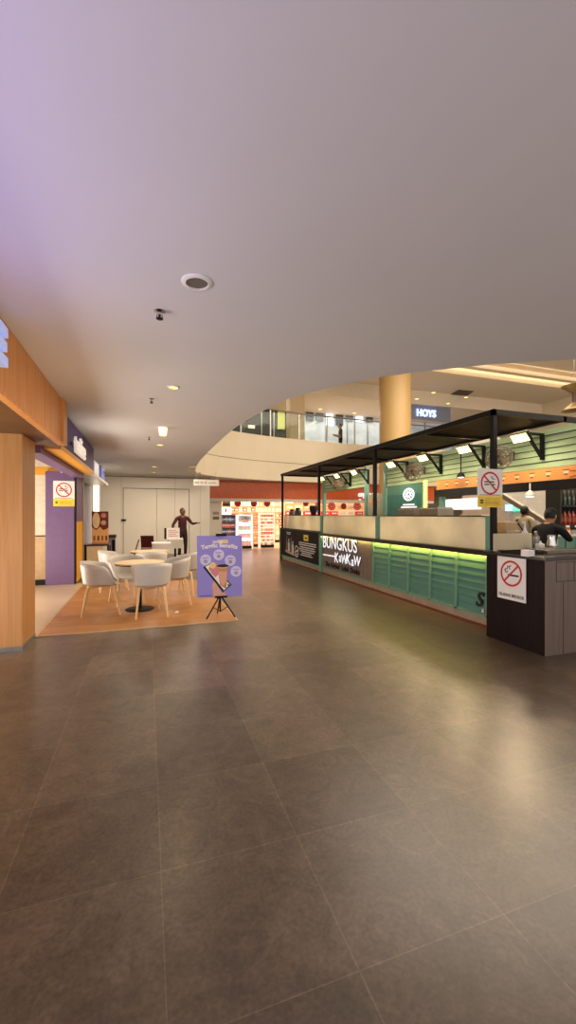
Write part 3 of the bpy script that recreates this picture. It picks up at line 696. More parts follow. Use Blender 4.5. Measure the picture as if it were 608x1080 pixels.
for (dx, dy) in ((-.205, -.06), (.205, -.06), (.0, .25)):
    MB().tube([hub + Vector((dx * .08, dy * .08, .31)), hub + Vector((dx, dy, .010))], [.011, .010], 8).build('leg', black, t)
    MB().tube([hub + Vector((0, 0, .095)), hub + Vector((dx * .52, dy * .52, .165))], .006, 6).build('brace', black, t)

# ================================================================== KIOSK
XK = 4.25
Y0, Y1 = 4.10, 13.25
t = thing('kiosk_counter', 'long teal kiosk counter with lime lit panels and dark worktop', 'counter', (XK, 8.7, 0))
mb = MB(); mb.box(XK + .10, XK + .75, Y0, Y1, .14, .985); mb.build('carcass', teal, t)
mb = MB(); mb.box(XK + .03, XK + .75, Y0, Y1, 0, .135); mb.box(XK + .0, XK + .03, Y0, Y1, .0, .03, 1); mb.build('plinth', [stone, rust], t)
MB().box(XK - .05, XK + .85, Y0 + .06, 9.98, .985, 1.03).box(XK - .05, XK - .035, Y0 + .06, 9.86, .962, .985).build('worktop', blackg, t)
MB().box(XK - .0, XK + .85, 9.98, Y1 + .05, 1.03, 1.07).build('far_worktop', blackg, t, bevel=.006)
divs = [4.38, 4.97, 5.56, 6.15, 6.74, 7.33]
for a, b in zip(divs[:-1], divs[1:]):
    mb = MB(); n = 8
    for i in range(n):
        z0 = .165 + i * .1; y0 = a + .022; y1 = b - .022
        mb.add([(XK + .035, y0, z0), (XK + .035, y1, z0), (XK + .052, y1, z0 + .094), (XK + .052, y0, z0 + .094), (XK + .10, y0, z0), (XK + .10, y1, z0), (XK + .10, y1, z0 + .094), (XK + .10, y0, z0 + .094)],
               [(0, 1, 2, 3), (4, 7, 6, 5), (0, 4, 5, 1), (1, 5, 6, 2), (2, 6, 7, 3), (3, 7, 4, 0)])
        mb.box(XK + .07, XK + .10, y0, y1, z0 + .094, z0 + .1, 1)
    mb.build('slatted_panel', [teal, groove], t)
for y in divs: MB().box(XK + .015, XK + .10, y - .022, y + .022, .135, .96).build('divider', teall, t)
MB().box(XK + .015, XK + .10, 4.36, 10.0, .135, .165).build('bottom_rail', teall, t)
for (a, b) in ((4.36, 7.35), (7.4, 9.9)):
    MB().box(XK + .0, XK + .02, a, b, .968, .984).build('led_strip', led_y, t)
lamp('counter_led', 'AREA', (XK + .0, 5.85, .964), 10, (1, .52, .08), 2.95, .03, target=(XK + .20, 5.85, .5))
lamp('counter_led', 'AREA', (XK + .0, 8.65, .964), 4, (1, .75, .25), 2.5, .03, target=(XK + .2, 8.65, .5))
# striped sign panel
mb = MB(); n = 46; ya, yb = 7.36, 9.86
for i in range(n):
    y = ya + (yb - ya) * i / n; mb.box(XK + .03, XK + .10, y + .004, y + (yb - ya) / n - .012, .165, .96)
mb.box(XK + .06, XK + .10, ya, yb, .165, .96, 1); mb.build('striped_panel', [M('stripe_taupe', '#8a7a6e', .5, var=.1), M('stripe_dark', '#3a312c', .6)], t)
MB().box(XK - .02, XK + .12, 9.86, 9.99, .02, 1.03).build('green_post', teall, t)
# dark poster panel
mb = MB(); F = Frame((XK + .02, 13.2, .0), (0, -1, 0))
mb.frect(F, 0, 3.2, .17, 1.03, 0, 0, .01)
k = .0102
for i, (a, hh) in enumerate(((.42, .62), (.62, .52), (.84, .58), (1.0, .46))):
    mb.frect(F, a, a + .15, .30, .30 + hh * .6, k, 1 + i % 2); mb.frect(F, a + .04, a + .11, .30 + hh * .6, .30 + hh * .85, k, 1 + i % 2); mb.frect(F, a + .03, a + .12, .36, .36 + hh * .35, k + .001, 3 - i % 2)
mb.fpoly(F, [(.30, .36), (.40, .30), (1.2, .24), (1.25, .29), (.5, .38)], k + .001, 4)
mb.frect(F, .45, .9, .93, .95, k, 2); mb.frect(F, .5, .85, .88, .90, k, 2)
mb.fring(F, 1.42, .40, .15, .18, k, 2, 24); mb.fdisc(F, 1.42, .40, .15, k, 5); mb.fline(F, (1.3, .36), (1.54, .45), .05, k + .001, 2); mb.fline(F, (1.32, .28), (1.52, .34), .03, k + .001, 2)
mb.frect(F, 2.02, 2.38, .76, .93, k, 6); mb.frect(F, 2.1, 2.3, .82, .86, k + .001, 5)
for i, (a0, a1) in enumerate(((1.62, 2.95), (1.62, 2.95), (1.7, 2.85), (1.62, 2.9), (1.72, 2.8), (1.85, 2.6), (1.75, 2.7))):
    zz = .68 - .058 * i - .01 * (i > 1); mb.frect(F, a0, a1, zz, zz + .028, k, 2)
mb.build('poster_panel', [M('poster_black', '#1c1917', .6, spec=.15), M('bottle_print', '#5a4a3c', .4), M('print_white', '#d5d3d2', .5), M('print_brown', '#7c5a3e', .5), M('print_wood', '#b99a76', .5), ink, yel], t)
MB().box(XK - .0, XK + .10, 10.0, Y1, .135, .175).build('bottom_rail', teall, t)
MB().box(XK - .03, XK + .8, Y1, Y1 + .10, 0, 1.06).build('end_panel', M('dark_green', '#3e5a49', .5), t)
# frosted screens on the counter, each with teal clamping posts
for (a, b) in ((4.42, 7.12), (7.24, 9.90), (10.02, 13.15)):
    mb = MB(); mb.box(XK + .06, XK + .075, a, b, 1.03 if b < 10 else 1.07, 1.475); sc_ = mb.build('screen', frost, t)
    MB().box(XK + .055, XK + .08, a, b, 1.475, 1.487).build('screen_rail', black, sc_)
for y in (4.36, 7.18, 9.96):
    MB().box(XK + .02, XK + .11, y - .05, y + .05, 1.03, 1.487).build('screen_post', teall, t)
mb = MB(); F = Frame((XK + .032, 4.42, .40), (0, -1, 0))
S_ = thing('sign_letter', 'black cursive letter S low on the last teal panel', 'sign', (XK + .03, 4.5, .4))
MB().ftext(Frame((XK + .030, 4.53, .345), (0, -1, 0)), 'S', .28, 0, 0, 0, 0, .012, bold=.004, shear=.25).build('letter', ink, S_)
MB().ftext(Frame((XK + .030, 4.46, .22), (0, -1, 0)), 'a', .1, 0, 0, 0, 0, .01, bold=.002, shear=.2).build('accent', paper, S_)

# kiosk lettering
F = Frame((XK + .028, 9.80, 0), (0, -1, 0))
s = thing('kiosk_sign', 'raised white shop name lettering on the striped taupe panel of the kiosk', 'sign', (XK, 8.7, .6))
letter_side = M('letter_shadow', '#1d1b1a', .6)
def raised(txt, size, a, b, **k):
    m_ = MB(); m_.ftext(F, txt, size, a, b, 0, 1, .02, **k); m_.ftext(F, txt, size, a, b, .02, 0, .004, **k); return m_
raised('BUNGKUS', .40, 0, .80, bold=.004, sx=1.0, align='LEFT').build('word', [sign_w, letter_side], s)
mb = MB(); F0 = F
for i, ch in enumerate('KaWKaW'):
    Fi = Frame(F0(.80 + .205 * i, .485 + (.015 if i % 2 else -.01), 0), Vector((0, -1, .03 * (-1) ** i)))
    mb.ftext(Fi, ch, .33 if i in (0, 3) else .29, 0, 0, 0, 1, .02, bold=.006, shear=.12); mb.ftext(Fi, ch, .33 if i in (0, 3) else .29, 0, 0, .02, 0, .004, bold=.006, shear=.12)
mb.build('word', [sign_w, letter_side], s)
MB().fpoly(F, [(.0, .475), (.66, .485), (.68, .495), (.66, .515), (.0, .50)], 0, 0, .02).build('dash', sign_w, s)
for a_, w_ in ((.14, 'The'), (.44, 'Original'), (1.06, 'Lokal'), (1.49, 'Drinks')): MB().ftext(F, w_, .165, a_, .27, 0, 0, .012, bold=.003, align='LEFT', sx=.95).build('tagline_word', ink, s)

# dark end cabinet with taupe end panel
XE = 3.99; YE = 3.30; YN = 4.10; zt = 1.045
t = thing('end_cabinet', 'dark veneered end cabinet with taupe side at the near end of the kiosk', 'cabinet', (XE, YE, 0))
MB().box(XE, XE + .03, YE + .005, YN, .0, zt - .035).build('front_panel', ebony, t)
MB().box(XE + .03, 6.6, YE + .03, YN, .0, zt - .035).build('carcass', ebony, t)
mb = MB(); mb.box(XE + .004, 6.6, YE, YE + .03, 0, zt - .035)
for (a, b, c, d_) in ((XE + .16, 6.6, .78, .788), (XE + .16, 6.6, .985, .992)): mb.box(a, b, YE - .002, YE + .001, c, d_, 1)
for xx, za, zb in ((XE + .16, .78, .99), (XE + .26, 0, .78), (XE + .42, .78, .99), (XE + .75, 0, .78)): mb.box(xx, xx + .008, YE - .002, YE + .001, za, zb, 1)
mb.build('side_panel', [taupe, M('joint_dark', '#3d322d', .7)], t)
MB().box(XE - .01, 6.6, YE - .01, YN + .05, zt - .035, zt).build('worktop', blackg, t, bevel=.005)
w0 = P(526, 585, X=XE); w1 = P(556, 635, X=XE)
F = Frame((XE - .008, (w0.y + w1.y) / 2, P(541, 633, X=XE).z), (0, -1, 0))
zz1 = P(541, 588, X=XE).z
tag(nosmoke(MB(), F, abs(w0.y - w1.y), zz1 - F.o.z, False, 'DILARANG MEROKOK', -1).build('no_smoking_sign', NSM), 'white no smoking plate DILARANG MEROKOK on the dark cabinet', 'sign')

# canopy
t = thing('canopy', 'black flat canopy on slim posts over the kiosk counter', 'canopy', (4.8, 8.7, 0))
cx0, cx1, cy0, cy1, cz = 4.18, 5.45, 4.18, 13.12, 2.85
mb = MB(); n = 26
for i in range(n):
    y = cy0 + .04 + (cy1 - cy0 - .08) * i / n; mb.box(cx0 + .03, cx1 - .02, y, y + (cy1 - cy0 - .08) / n - .012, cz - .03, cz - .012)
mb.box(cx0 + .02, cx1 - .01, cy0 + .02, cy1 - .02, cz - .012, cz - .004); mb.build('roof_boards', M('canopy_board', '#241b16', .7, var=.2, spec=.2), t)
mb = MB(); mb.box(cx0, cx0 + .05, cy0, cy1, cz - .07, cz); mb.box(cx1 - .05, cx1, cy0, cy1, cz - .07, cz); mb.box(cx0, 6.3, cy0, cy0 + .05, cz - .07, cz); mb.box(cx0, cx1, cy1 - .05, cy1, cz - .07, cz)
mb.build('edge_frame', black, t)
for y in (7.16, 10.08, 5.65, 8.6, 11.6): MB().box(cx0 + .05, cx1 - .05, y - .03, y + .03, cz - .075, cz - .03).build('cross_beam', black, t)
for y in (4.23, 7.18, 9.98, 13.07):
    zb = 1.03 if y > 4.3 else 1.045
    MB().box(cx0 + .02, cx0 + .08, y - .03, y + .03, (1.487 if y in (7.18, 9.98) else 1.07 if y > 10 else zb), cz - .07).build('post', black, t)
F = Frame((4.13, 4.19, P(519, 535, Y=4.17).z), (1, -.03, 0))
nh = P(519, 494.5, Y=4.17).z - F.o.z
tag(nosmoke(MB(), F, .385, nh).build('no_smoking_sign', NSM), 'no smoking notice with yellow lower band on the black canopy post', 'sign')

# back structure: clapboard in two stretches, posts, orange band, dark beam
XB = 6.2
t = thing('kiosk_back_frame', 'green clapboard back frame of the kiosk with orange cup band', 'kiosk', (XB, 8, 0))
def clapboard(y0, y1, z0, z1, name='clapboard'):
    mb = MB(); n = max(2, round((z1 - z0) / .105)); st = (z1 - z0) / n
    for i in range(n):
        a = z0 + i * st
        mb.add([(XB - .03, y0, a), (XB - .03, y1, a), (XB - .008, y1, a + st), (XB - .008, y0, a + st), (XB + .03, y0, a), (XB + .03, y1, a), (XB + .03, y1, a + st), (XB + .03, y0, a + st)], [(0, 1, 2, 3), (4, 7, 6, 5), (0, 4, 5, 1), (1, 5, 6, 2), (2, 6, 7, 3), (3, 7, 4, 0)], 0)
        mb.box(XB - .033, XB - .012, y0, y1, a - .004, a + .006, 1)
    return mb.build(name, [clap, groove], t)
clapboard(2.6, 9.9, 2.26, 2.90); clapboard(11.05, 14.1, 2.33, 2.90)
for y in (9.94, 11.0, 14.14): MB().box(XB - .05, XB + .05, y - .06, y + .06, 0, 2.92).build('post', teall, t)
MB().box(XB - .04, XB + .04, 7.58, 7.70, 0, 2.26).build('post', teall, t)
mb = MB(); mb.box(XB - .07, XB - .0, 2.6, 7.75, 2.055, 2.255); F = Frame((XB - .07, 7.75, 2.055), (0, -1, 0))
for i in range(16):
    a = .34 + .30 * i
    if a > 3.0 and a < 3.6: pass
    mb.fpoly(F, [(a - .03, .05), (a + .03, .05), (a + .045, .13), (a - .045, .13)], .0, 1, .003); mb.frect(F, a - .05, a + .05, .13, .15, 0, 2, .003); mb.frect(F, a - .032, a + .032, .055, .085, .003, 3 if i % 2 else 2, .001)
for q in ((3.1, .02, 3.9, .16), (3.1, .12, 3.9, .03), (3.5, .19, 4.2, .06)): mb.fline(F, q[:2], q[2:], .02, .003, 3)
mb.build('orange_band', [orange, M('cup_cream', '#efcfa2', .5), M('cup_brown', '#8a4e28', .5), M('cup_red', '#b0442c', .5)], t)
MB().box(XB - .09, XB + .05, 2.6, 7.70, 1.90, 2.05).build('dark_beam', blackg, t)
# menu panel with round emblem
mb = MB(); ya = P(447, 543, X=XB).y; yb = P(410, 543, X=XB).y
za = 1.0; n = 9
for i in range(n):
    y = ya + (yb - ya) * i / n; mb.box(XB - .045, XB - .02, y + .004, y + (yb - ya) / n - .004, .0, 2.02)
mb.box(XB - .03, XB + .0, ya, yb, 0, 2.26, 1); mb.build('teal_panel', [M('panel_teal', '#35776f', .45), teal], t)
e = P(431.5, 521.5, X=XB - .05); F = Frame((XB - .055, e.y, e.z), (0, -1, 0)); F.s = F.s * 1.5; mb = MB()
R = .16
mb.fring(F, 0, 0, R * .84, R, 0, 0, 36); mb.fring(F, 0, 0, R * .66, R * .72, 0, 0, 36)
for i in range(12):
    c_, s_ = math.cos(PI * i / 6), math.sin(PI * i / 6); mb.fline(F, (c_ * R * .72, s_ * R * .72), (c_ * R * .84, s_ * R * .84), .02, 0, 0)
for i in range(8):
    c_, s_ = math.cos(PI * i / 4 + .4), math.sin(PI * i / 4 + .4); c2_, s2_ = math.cos(PI * (i + 3) / 4 + .4), math.sin(PI * (i + 3) / 4 + .4); mb.fline(F, (c_ * R * .6, s_ * R * .6), (c2_ * R * .6, s2_ * R * .6), .014, 0, 0)
mb.frect(F, -.16, .16, -.27, -.235, 0, 0); mb.frect(F, -.22, .22, -.33, -.295, 0, 0)
tag(mb.build('emblem', sign_w), 'round white lit emblem on the teal panel of the kiosk back', 'sign')
q = P(449, 507, X=XB - .1); q2 = P(449, 536, X=XB - .1)
tag(MB().box(XB - .12, XB - .08, q.y - .04, q.y + .04, 1.03, q.z).build('light_tube', M('tube_yellow', '#ffdc5a', .4, emit=2.5, var=0)), 'upright yellow light strip right of the round emblem', 'light')
# grey panel with orange script
mb = MB(); mb.box(XB - .02, XB + .02, 10.05, 10.92, 0, 2.10); F = Frame((XB - .021, 10.55, 1.83), (0, -1, .1)); mb.ftext(F, 'kaw kaw', .16, 0, .09, 0, 1, .003, bold=.003, shear=.2); mb.ftext(F, 'kopi', .17, 0.02, -.07, 0, 1, .003, bold=.003, shear=.2)
mb.build('grey_panel', [M('panel_grey', '#9aa092', .5), M('script_orange', '#d98a52', .5, emit=.2)], t)

# brackets with flood lamps
def bracket(y, lab1, lab2):
    b = thing('wall_bracket', lab1, 'bracket', (XB - .03, y, 2.4), 0, 'black triangular brackets on the green clapboard')
    MB().box(XB - .085, XB - .035, y - .025, y + .025, 2.40, 2.83).build('upright', black, b)
    MB().bar((XB - .06, y, 2.815), (XB - .42, y, 2.815), .04).build('arm', black, b)
    MB().bar((XB - .06, y, 2.43), (XB - .38, y, 2.80), .04).build('brace', black, b)
    f = thing('flood_lamp', lab2, 'lamp', (XB - .5, y, 2.8), 0, 'flood lamps on the kiosk brackets')
    nrm = Vector((-.78, 0, -.62)).normalized(); tv = Vector((-.62, 0, .78)).normalized(); cc_ = Vector((XB - .52, y, 2.745))
    def slab(w2, h2, o0, o1):
        m_ = MB(); vs = [cc_ + Vector((0, a * w2, 0)) + tv * (b * h2) + nrm * o for o in (o0, o1) for a, b in ((-1, -1), (1, -1), (1, 1), (-1, 1))]
        return m_.add(vs, [(3, 2, 1, 0), (4, 5, 6, 7), (0, 1, 5, 4), (1, 2, 6, 5), (2, 3, 7, 6), (3, 0, 4, 7)])
    hs = slab(.17, .085, -.03, .02).build('housing', black, f, bevel=.005)
    slab(.15, .068, .02, .026).build('lens', M('flood_lens', '#ffdf96', .4, emit=1.8, var=0), hs)
    MB().bar((XB - .42, y, 2.815), (XB - .50, y, 2.76), .03).build('yoke', steel, f)
    lamp('flood_light', 'SPOT', (XB - .58, y, 2.70), 75.0, (1, .74, .44), .08, target=(2.9, y - .3, 0), angle=1.75, blend=.7)
ords = ['nearest', 'second', 'third', 'fourth', 'fifth', 'sixth', 'farthest']
for i, y in enumerate((5.13, 6.38, 7.62, 8.87, 10.8, 11.95, 13.1)):
    bracket(y, f'black triangular bracket on the green clapboard, {ords[i]} from the camera', f'lit flood lamp under the canopy edge, {ords[i]} from the camera')
# wall fans
for y in (5.13, 6.38, 7.62, 8.87, 10.8, 11.95): lamp('clapboard_fill', 'AREA', (XB - .57, y, 2.68), 6.0, (1, .80, .52), .28, .12, target=(XB + .05, y, 1.9))  # extra fills added near the floods to brighten clapboard and orange band
def fan(y, z, lab, rz):
    f = thing('wall_fan', lab, 'fan', (XB - .05, y, z), 0, 'wall fans on the green clapboard')
    T = Matrix.Rotation(rz, 3, 'Z') @ Matrix.Rotation(math.radians(-75), 3, 'Y'); c = Vector((XB - .33, y, z))
    br = M('fan_brown', '#5f5244', .45, var=.1)
    mb = MB()
    for rr, zz in ((.22, 0), (.19, .045), (.13, .07), (.07, .08), (.19, -.05), (.12, -.07)):
        mb.tube([c + T @ Vector((rr * math.cos(2 * PI * k / 24), rr * math.sin(2 * PI * k / 24), zz)) for k in range(25)], .007 if rr < .22 else .014, 5)
    for k in range(16):
        a = 2 * PI * k / 16; d_ = Vector((math.cos(a), math.sin(a), 0))
        mb.tube([c + T @ (d_ * .04 + Vector((0, 0, .083))), c + T @ (d_ * .13 + Vector((0, 0, .07))), c + T @ (d_ * .22), c + T @ (d_ * .12 + Vector((0, 0, -.07)))], .005, 5)
    cg_ = mb.build('cage', br, f)
    mb = MB()
    for k in range(3):
        a = 2 * PI * k / 3; pts = []
        for (r_, da) in ((.03, -.3), (.17, -.55), (.18, .1), (.12, .45), (.03, .3)): pts.append(c + T @ Vector((r_ * math.cos(a + da), r_ * math.sin(a + da), .02 * da)))
        off = T @ Vector((0, 0, .008)); nn = len(pts); mb.add(pts + [q + off for q in pts], [tuple(range(nn))[::-1], tuple(range(nn, 2 * nn))] + [(i, (i + 1) % nn, nn + (i + 1) % nn, nn + i) for i in range(nn)])
    mb.build('blades', M('blade_tan', '#75644f', .4), f)
    MB().lathe([(.02, .06), (.045, .05), (.05, 0), (.075, -.06), (.07, -.16), (.04, -.18)], c, 16, T=T).build('motor', M('fan_dark', '#3c332c', .5), f, smooth=True)
    MB().tube([c + T @ Vector((0, 0, -.14)), Vector((XB - .12, y, z + .05)), Vector((XB - .03, y, z + .05))], .018, 8).build('arm', M('fan_dark'), f)
    MB().box(XB - .06, XB - .025, y - .05, y + .05, z - .03, z + .12).build('wall_plate', M('fan_dark'), f)
fan(5.75, 2.50, 'brown caged wall fan nearest the camera above the orange band', .5)
fan(8.25, 2.50, 'brown caged wall fan above the teal emblem panel', .5)
fan(12.3, 2.52, 'brown caged wall fan at the far stretch of clapboard', .5)
# pendants
def pendant(p, top, lab, mat, rod):
    f = thing('pendant_lamp', lab, 'lamp', tuple(p), 0)
    MB().tube([Vector((p.x, p.y, top)), p + Vector((0, 0, .06))], .012, 8).build('rod', rod, f)
    MB().lathe([(.075, -.045), (.08, -.03), (.075, .0), (.02, .06)], p, 18).build('shade', mat, f, smooth=True)
    MB().lathe([(.01, -.048), (.06, -.049)], p, 16).build('bulb', led_w, f)
pendant(P(559.5, 521, X=6.085), 2.03, 'white pendant lamp hanging in front of the dark beam', white, white)
pendant(P(486.5, 501, X=5.95), 2.78, 'black pendant lamp hanging in front of the green clapboard', black, black)

# ---------------------------------------------------------------- kiosk interior
t = thing('service_bench', 'long teal inner bench with steel top behind the frosted screens', 'counter', (5.8, 7.6, 0))
MB().box(5.55, 6.08, 5.7, 9.7, .1, .92).build('body', teal, t); MB().box(5.52, 6.1, 5.68, 9.72, .92, .95).build('top', steel, t, bevel=.004); MB().box(5.6, 6.05, 5.75, 9.65, 0, .1).build('plinth', black, t)
t = thing('prep_counter', 'short teal prep counter at the right end of the kiosk', 'counter', (7.05, 5.45, 0))
MB().box(6.5, 7.6, 5.2, 5.75, .0, 1.13).build('body', teall, t); MB().box(6.48, 7.62, 5.18, 5.77, 1.13, 1.16).build('top', offwhite, t, bevel=.004)
mb = MB()
for x in (6.75, 7.0, 7.25): mb.box(x, x + .008, 5.192, 5.202, .1, 1.1)
mb.build('panel_joints', groove, t)
t = thing('food_pan', 'steel pan of brown food on the short teal prep counter', 'pan', (6.9, 5.48, 1.16))
MB().box(6.6, 7.2, 5.24, 5.72, 1.16, 1.165).box(6.6, 6.61, 5.24, 5.72, 1.165, 1.23).box(7.19, 7.2, 5.24, 5.72, 1.165, 1.23).box(6.61, 7.19, 5.24, 5.25, 1.165, 1.23).box(6.61, 7.19, 5.71, 5.72, 1.165, 1.23).build('pan', steel, t)
mb = MB(); mb.box(6.61, 7.19, 5.25, 5.71, 1.165, 1.21)
for i in range(40): mb.ell((random.uniform(6.65, 7.15), random.uniform(5.29, 5.67), 1.215), (.035, .03, .025), i % 2, 7, 5)
mb.build('food', [M('food_brown', '#5a3a1e', .7), M('food_tan', '#a0713c', .7)], t)['kind'] = 'stuff'

def machine(u, dd, wd, z0, z1, lab, depth=.4):
    p = D(u, dd, z0); t = thing('coffee_machine', lab, 'coffee machine', tuple(p))
    h = z1 - z0
    bs_ = MB().box(p.x - depth / 2, p.x + depth / 2, p.y - wd / 2, p.y + wd / 2, z0 + .04, z0 + h * .3).build('base', black, t, bevel=.008)
    MB().box(p.x, p.x + depth / 2, p.y - wd / 2, p.y + wd / 2, z0 + h * .3, z1 - h * .25).build('back', M('machine_grey', '#6b645b', .4, .3), t)
    MB().box(p.x - depth / 2, p.x + depth / 2, p.y - wd / 2, p.y + wd / 2, z1 - h * .25, z1 - .03).build('head', M('machine_tan', '#8b8173', .4, .2), t, bevel=.01)
    mb = MB(); 
    for k in range(5): mb.box(p.x - depth / 2 + .02, p.x + depth / 2 - .02, p.y - wd / 2 + .03 + k * (wd - .08) / 4, p.y - wd / 2 + .045 + k * (wd - .08) / 4, z1 - .03, z1)
    mb.box(p.x - depth / 2 + .02, p.x + depth / 2 - .02, p.y - wd / 2 + .02, p.y - wd / 2 + .03, z1 - .03, z1); mb.build('cup_rail', steel, t)
    for k in (-1, 1): MB().tube([(p.x - depth / 2 - .03, p.y + k * wd * .22, z1 - h * .30), (p.x - depth * .2, p.y + k * wd * .22, z1 - h * .28)], .022, 10).build('brew_group', black, t)
    for k in (-1, 1): MB().lathe([(.03, 0), (.035, .05), (.03, .055)], (p.x - depth * .3, p.y + k * wd * .22, z0 + h * .3), 12).build('cup_rest', chrome, t)
    for sx in (-1, 1):
        for sy in (-1, 1): MB().box(p.x + sx * depth * .4 - .02, p.x + sx * depth * .4 + .02, p.y + sy * wd * .4 - .02, p.y + sy * wd * .4 + .02, z0, z0 + .04).build('foot', black, bs_)
def bench_y(u): return P(u, 543, X=5.8).y
def bd(u): return P(u, 543, X=5.8).dot(CF)
machine(436, bd(436), .62, .95, 1.66, 'coffee machine on the inner bench just left of the teal emblem panel')
machine(460, bd(460), .62, .95, 1.66, 'coffee machine on the inner bench, nearer of the pair')
p = P(331, 540, X=4.75)
t = thing('grinder', 'black coffee grinder standing on the far kiosk worktop', 'grinder', (p.x, p.y, 1.07))
MB().box(p.x - .12, p.x + .12, p.y - .12, p.y + .12, 1.07, 1.14).build('base', black, t, bevel=.01); MB().box(p.x - .07, p.x + .09, p.y - .09, p.y + .09, 1.14, 1.5).build('body', black, t, bevel=.015); MB().lathe([(.07, 1.5), (.13, 1.68), (.13, 1.74), (.10, 1.78)], (p.x, p.y, 0), 16).build('hopper', fabric_black, t, smooth=True)
for i, (u, X, hh, m_, lab) in enumerate(((308.5, 4.55, .62, M('jar_brown', '#5a4232', .4), 'brown storage jar on the far kiosk worktop, left of two'), (314.5, 4.55, .66, M('jar_dark', '#2c2623', .4), 'dark storage jar on the far kiosk worktop, right of two'))):
    p = P(u, 540, X=X); t = thing('storage_jar', lab, 'jar', (p.x, p.y, 1.07)); MB().lathe([(.08, 1.07), (.11, 1.10), (.11, 1.07 + hh - .12), (.07, 1.07 + hh - .06)], (p.x, p.y, 0), 16).build('jar', m_, t, smooth=True); MB().lathe([(.075, 1.07 + hh - .06), (.08, 1.07 + hh - .02), (.03, 1.07 + hh)], (p.x, p.y, 0), 14).build('lid', black, t)
# tray stack on the inner bench
p = P(505, 542, X=5.8)
for i in range(4):
    z0 = .95 + .14 * i
    t = thing('plastic_crate', f'off-white plastic crate on the inner bench, {["bottom", "second", "third", "topmost"][i]} of its stack', 'crate', (p.x, p.y, z0))
    MB().box(p.x - .17, p.x + .17, p.y - .25, p.y + .25, z0 + .003, z0 + .10).build('tub', offwhite, t, bevel=.008); MB().box(p.x - .185, p.x + .185, p.y - .265, p.y + .265, z0 + .10, z0 + .137).build('rim', M('crate_cream', '#d9c7a0', .5), t, bevel=.004)

# near end worktop
t = thing('low_screen', 'pale frosted low screen standing on the near end worktop', 'screen', (4.6, 4.0, zt))
xa, xb = P(521, 570, Y=4.0).x, P(561, 570, Y=4.0).x
MB().box(xa, xb, 3.995, 4.007, zt + .012, 1.27).build('panel', frost, t)
for x in (xa + .08, xb - .08): MB().box(x - .03, x + .03, 3.97, 4.035, zt, zt + .03).build('clip', steel, t)
q = P(531, 557, X=4.86)
for i in range(3):
    z0 = 1.03 + .125 * i; s_ = (.0, .02, -.015)[i]
    t = thing('carton', f'tan card carton behind the low screen, {["bottom", "middle", "top"][i]} of three', 'box', (q.x, q.y, z0))
    MB().box(q.x - .10 + s_, q.x + .12 + s_, q.y - .14, q.y + .12, z0 + .001, z0 + .105).build('box', M('carton_tan', '#c9a780', .6), t); MB().box(q.x - .11 + s_, q.x + .13 + s_, q.y - .15, q.y + .13, z0 + .105, z0 + .1245).build('lid', M('carton_pale', '#dcc8aa', .6), t)
def wx(u, y): return P(u, 560, Y=y).x
px = wx(554, 4.09)
t = thing('pump_bottle', 'white pump bottle standing behind the pale low screen', 'bottle', (px, 4.09, zt))
MB().lathe([(.036, 0), (.04, .01), (.04, .22), (.018, .26), (.014, .29)], (px, 4.09, zt), 18).build('bottle', white, t, smooth=True)
MB().tube([(px, 4.09, zt + .28), (px, 4.09, zt + .36), (px - .05, 4.085, zt + .352)], .009, 8).build('pump', white, t)
px = wx(556, 3.72)
t = thing('serving_tray', 'black shallow serving tray on the near dark worktop', 'tray', (px, 3.75, zt))
MB().box(px - .17, px + .15, 3.62, 3.92, zt, zt + .008).build('base', black, t)
MB().box(px - .17, px - .16, 3.62, 3.92, zt + .008, zt + .03).box(px + .14, px + .15, 3.62, 3.92, zt + .008, zt + .03).box(px - .16, px + .14, 3.91, 3.92, zt + .008, zt + .03).box(px - .16, px + .14, 3.62, 3.63, zt + .008, zt + .03).build('rim', black, t)
px = P(557.5, 583, Y=3.48).x
t = thing('card_box', 'small white card box on the front edge of the dark worktop', 'box', (px, 3.48, zt))
MB().box(px - .05, px + .05, 3.44, 3.53, zt, zt + .07).build('carton', paper, t, bevel=.003); MB().box(px - .02, px + .02, 3.47, 3.49, zt + .069, zt + .0715).build('slot', ink, t)
g0 = wx(566, 3.75); g1 = wx(599, 3.75)
t = thing('drip_tray', 'flat grey metal drip tray with slots on the dark worktop', 'tray', ((g0 + g1) / 2, 3.75, zt))
MB().box(g0, g1, 3.60, 3.90, zt, zt + .045).build('tray', M('dull_metal', '#7d7468', .4, .4), t, bevel=.004)
mb = MB()
for i in range(9): mb.box(g0 + .03 + i * (g1 - g0 - .08) / 8, g0 + .045 + i * (g1 - g0 - .08) / 8, 3.63, 3.87, zt + .0445, zt + .0465)
mb.build('grate', black, t)
px = wx(570, 3.99)
t = thing('tissue_pack', 'white soft tissue pack on the worktop left of the steel jug', 'tissue', (px, 3.99, zt))
MB().box(px - .05, px + .05, 3.955, 4.025, zt, zt + .09).build('pack', paper, t, bevel=.015); MB().add([(px - .03, 3.98, zt + .088), (px + .03, 3.98, zt + .088), (px + .01, 3.99, zt + .13), (px - .02, 3.98, zt + .115), (px, 4.01, zt + .089)], [(0, 1, 2, 3), (0, 3, 4), (1, 4, 2), (3, 2, 4)]).build('tuft', paper, t)
px = wx(582, 4.05)
t = thing('steel_jug', 'steel milk jug with handle right of the white tissue pack', 'jug', (px, 4.05, zt))
MB().lathe([(.055, 0), (.06, .01), (.055, .08), (.045, .14), (.05, .19), (.046, .19), (.04, .14)], (px, 4.05, zt), 20).build('body', chrome, t, smooth=True)
MB().tube([(px + .045, 4.05, zt + .15), (px + .10, 4.04, zt + .14), (px + .10, 4.04, zt + .06), (px + .055, 4.05, zt + .03)], .007, 8).build('handle', chrome, t, smooth=True)
px = wx(565.5, 4.09)
t = thing('steel_shaker', 'tall narrow steel shaker behind the white tissue pack', 'shaker', (px, 4.09, zt))
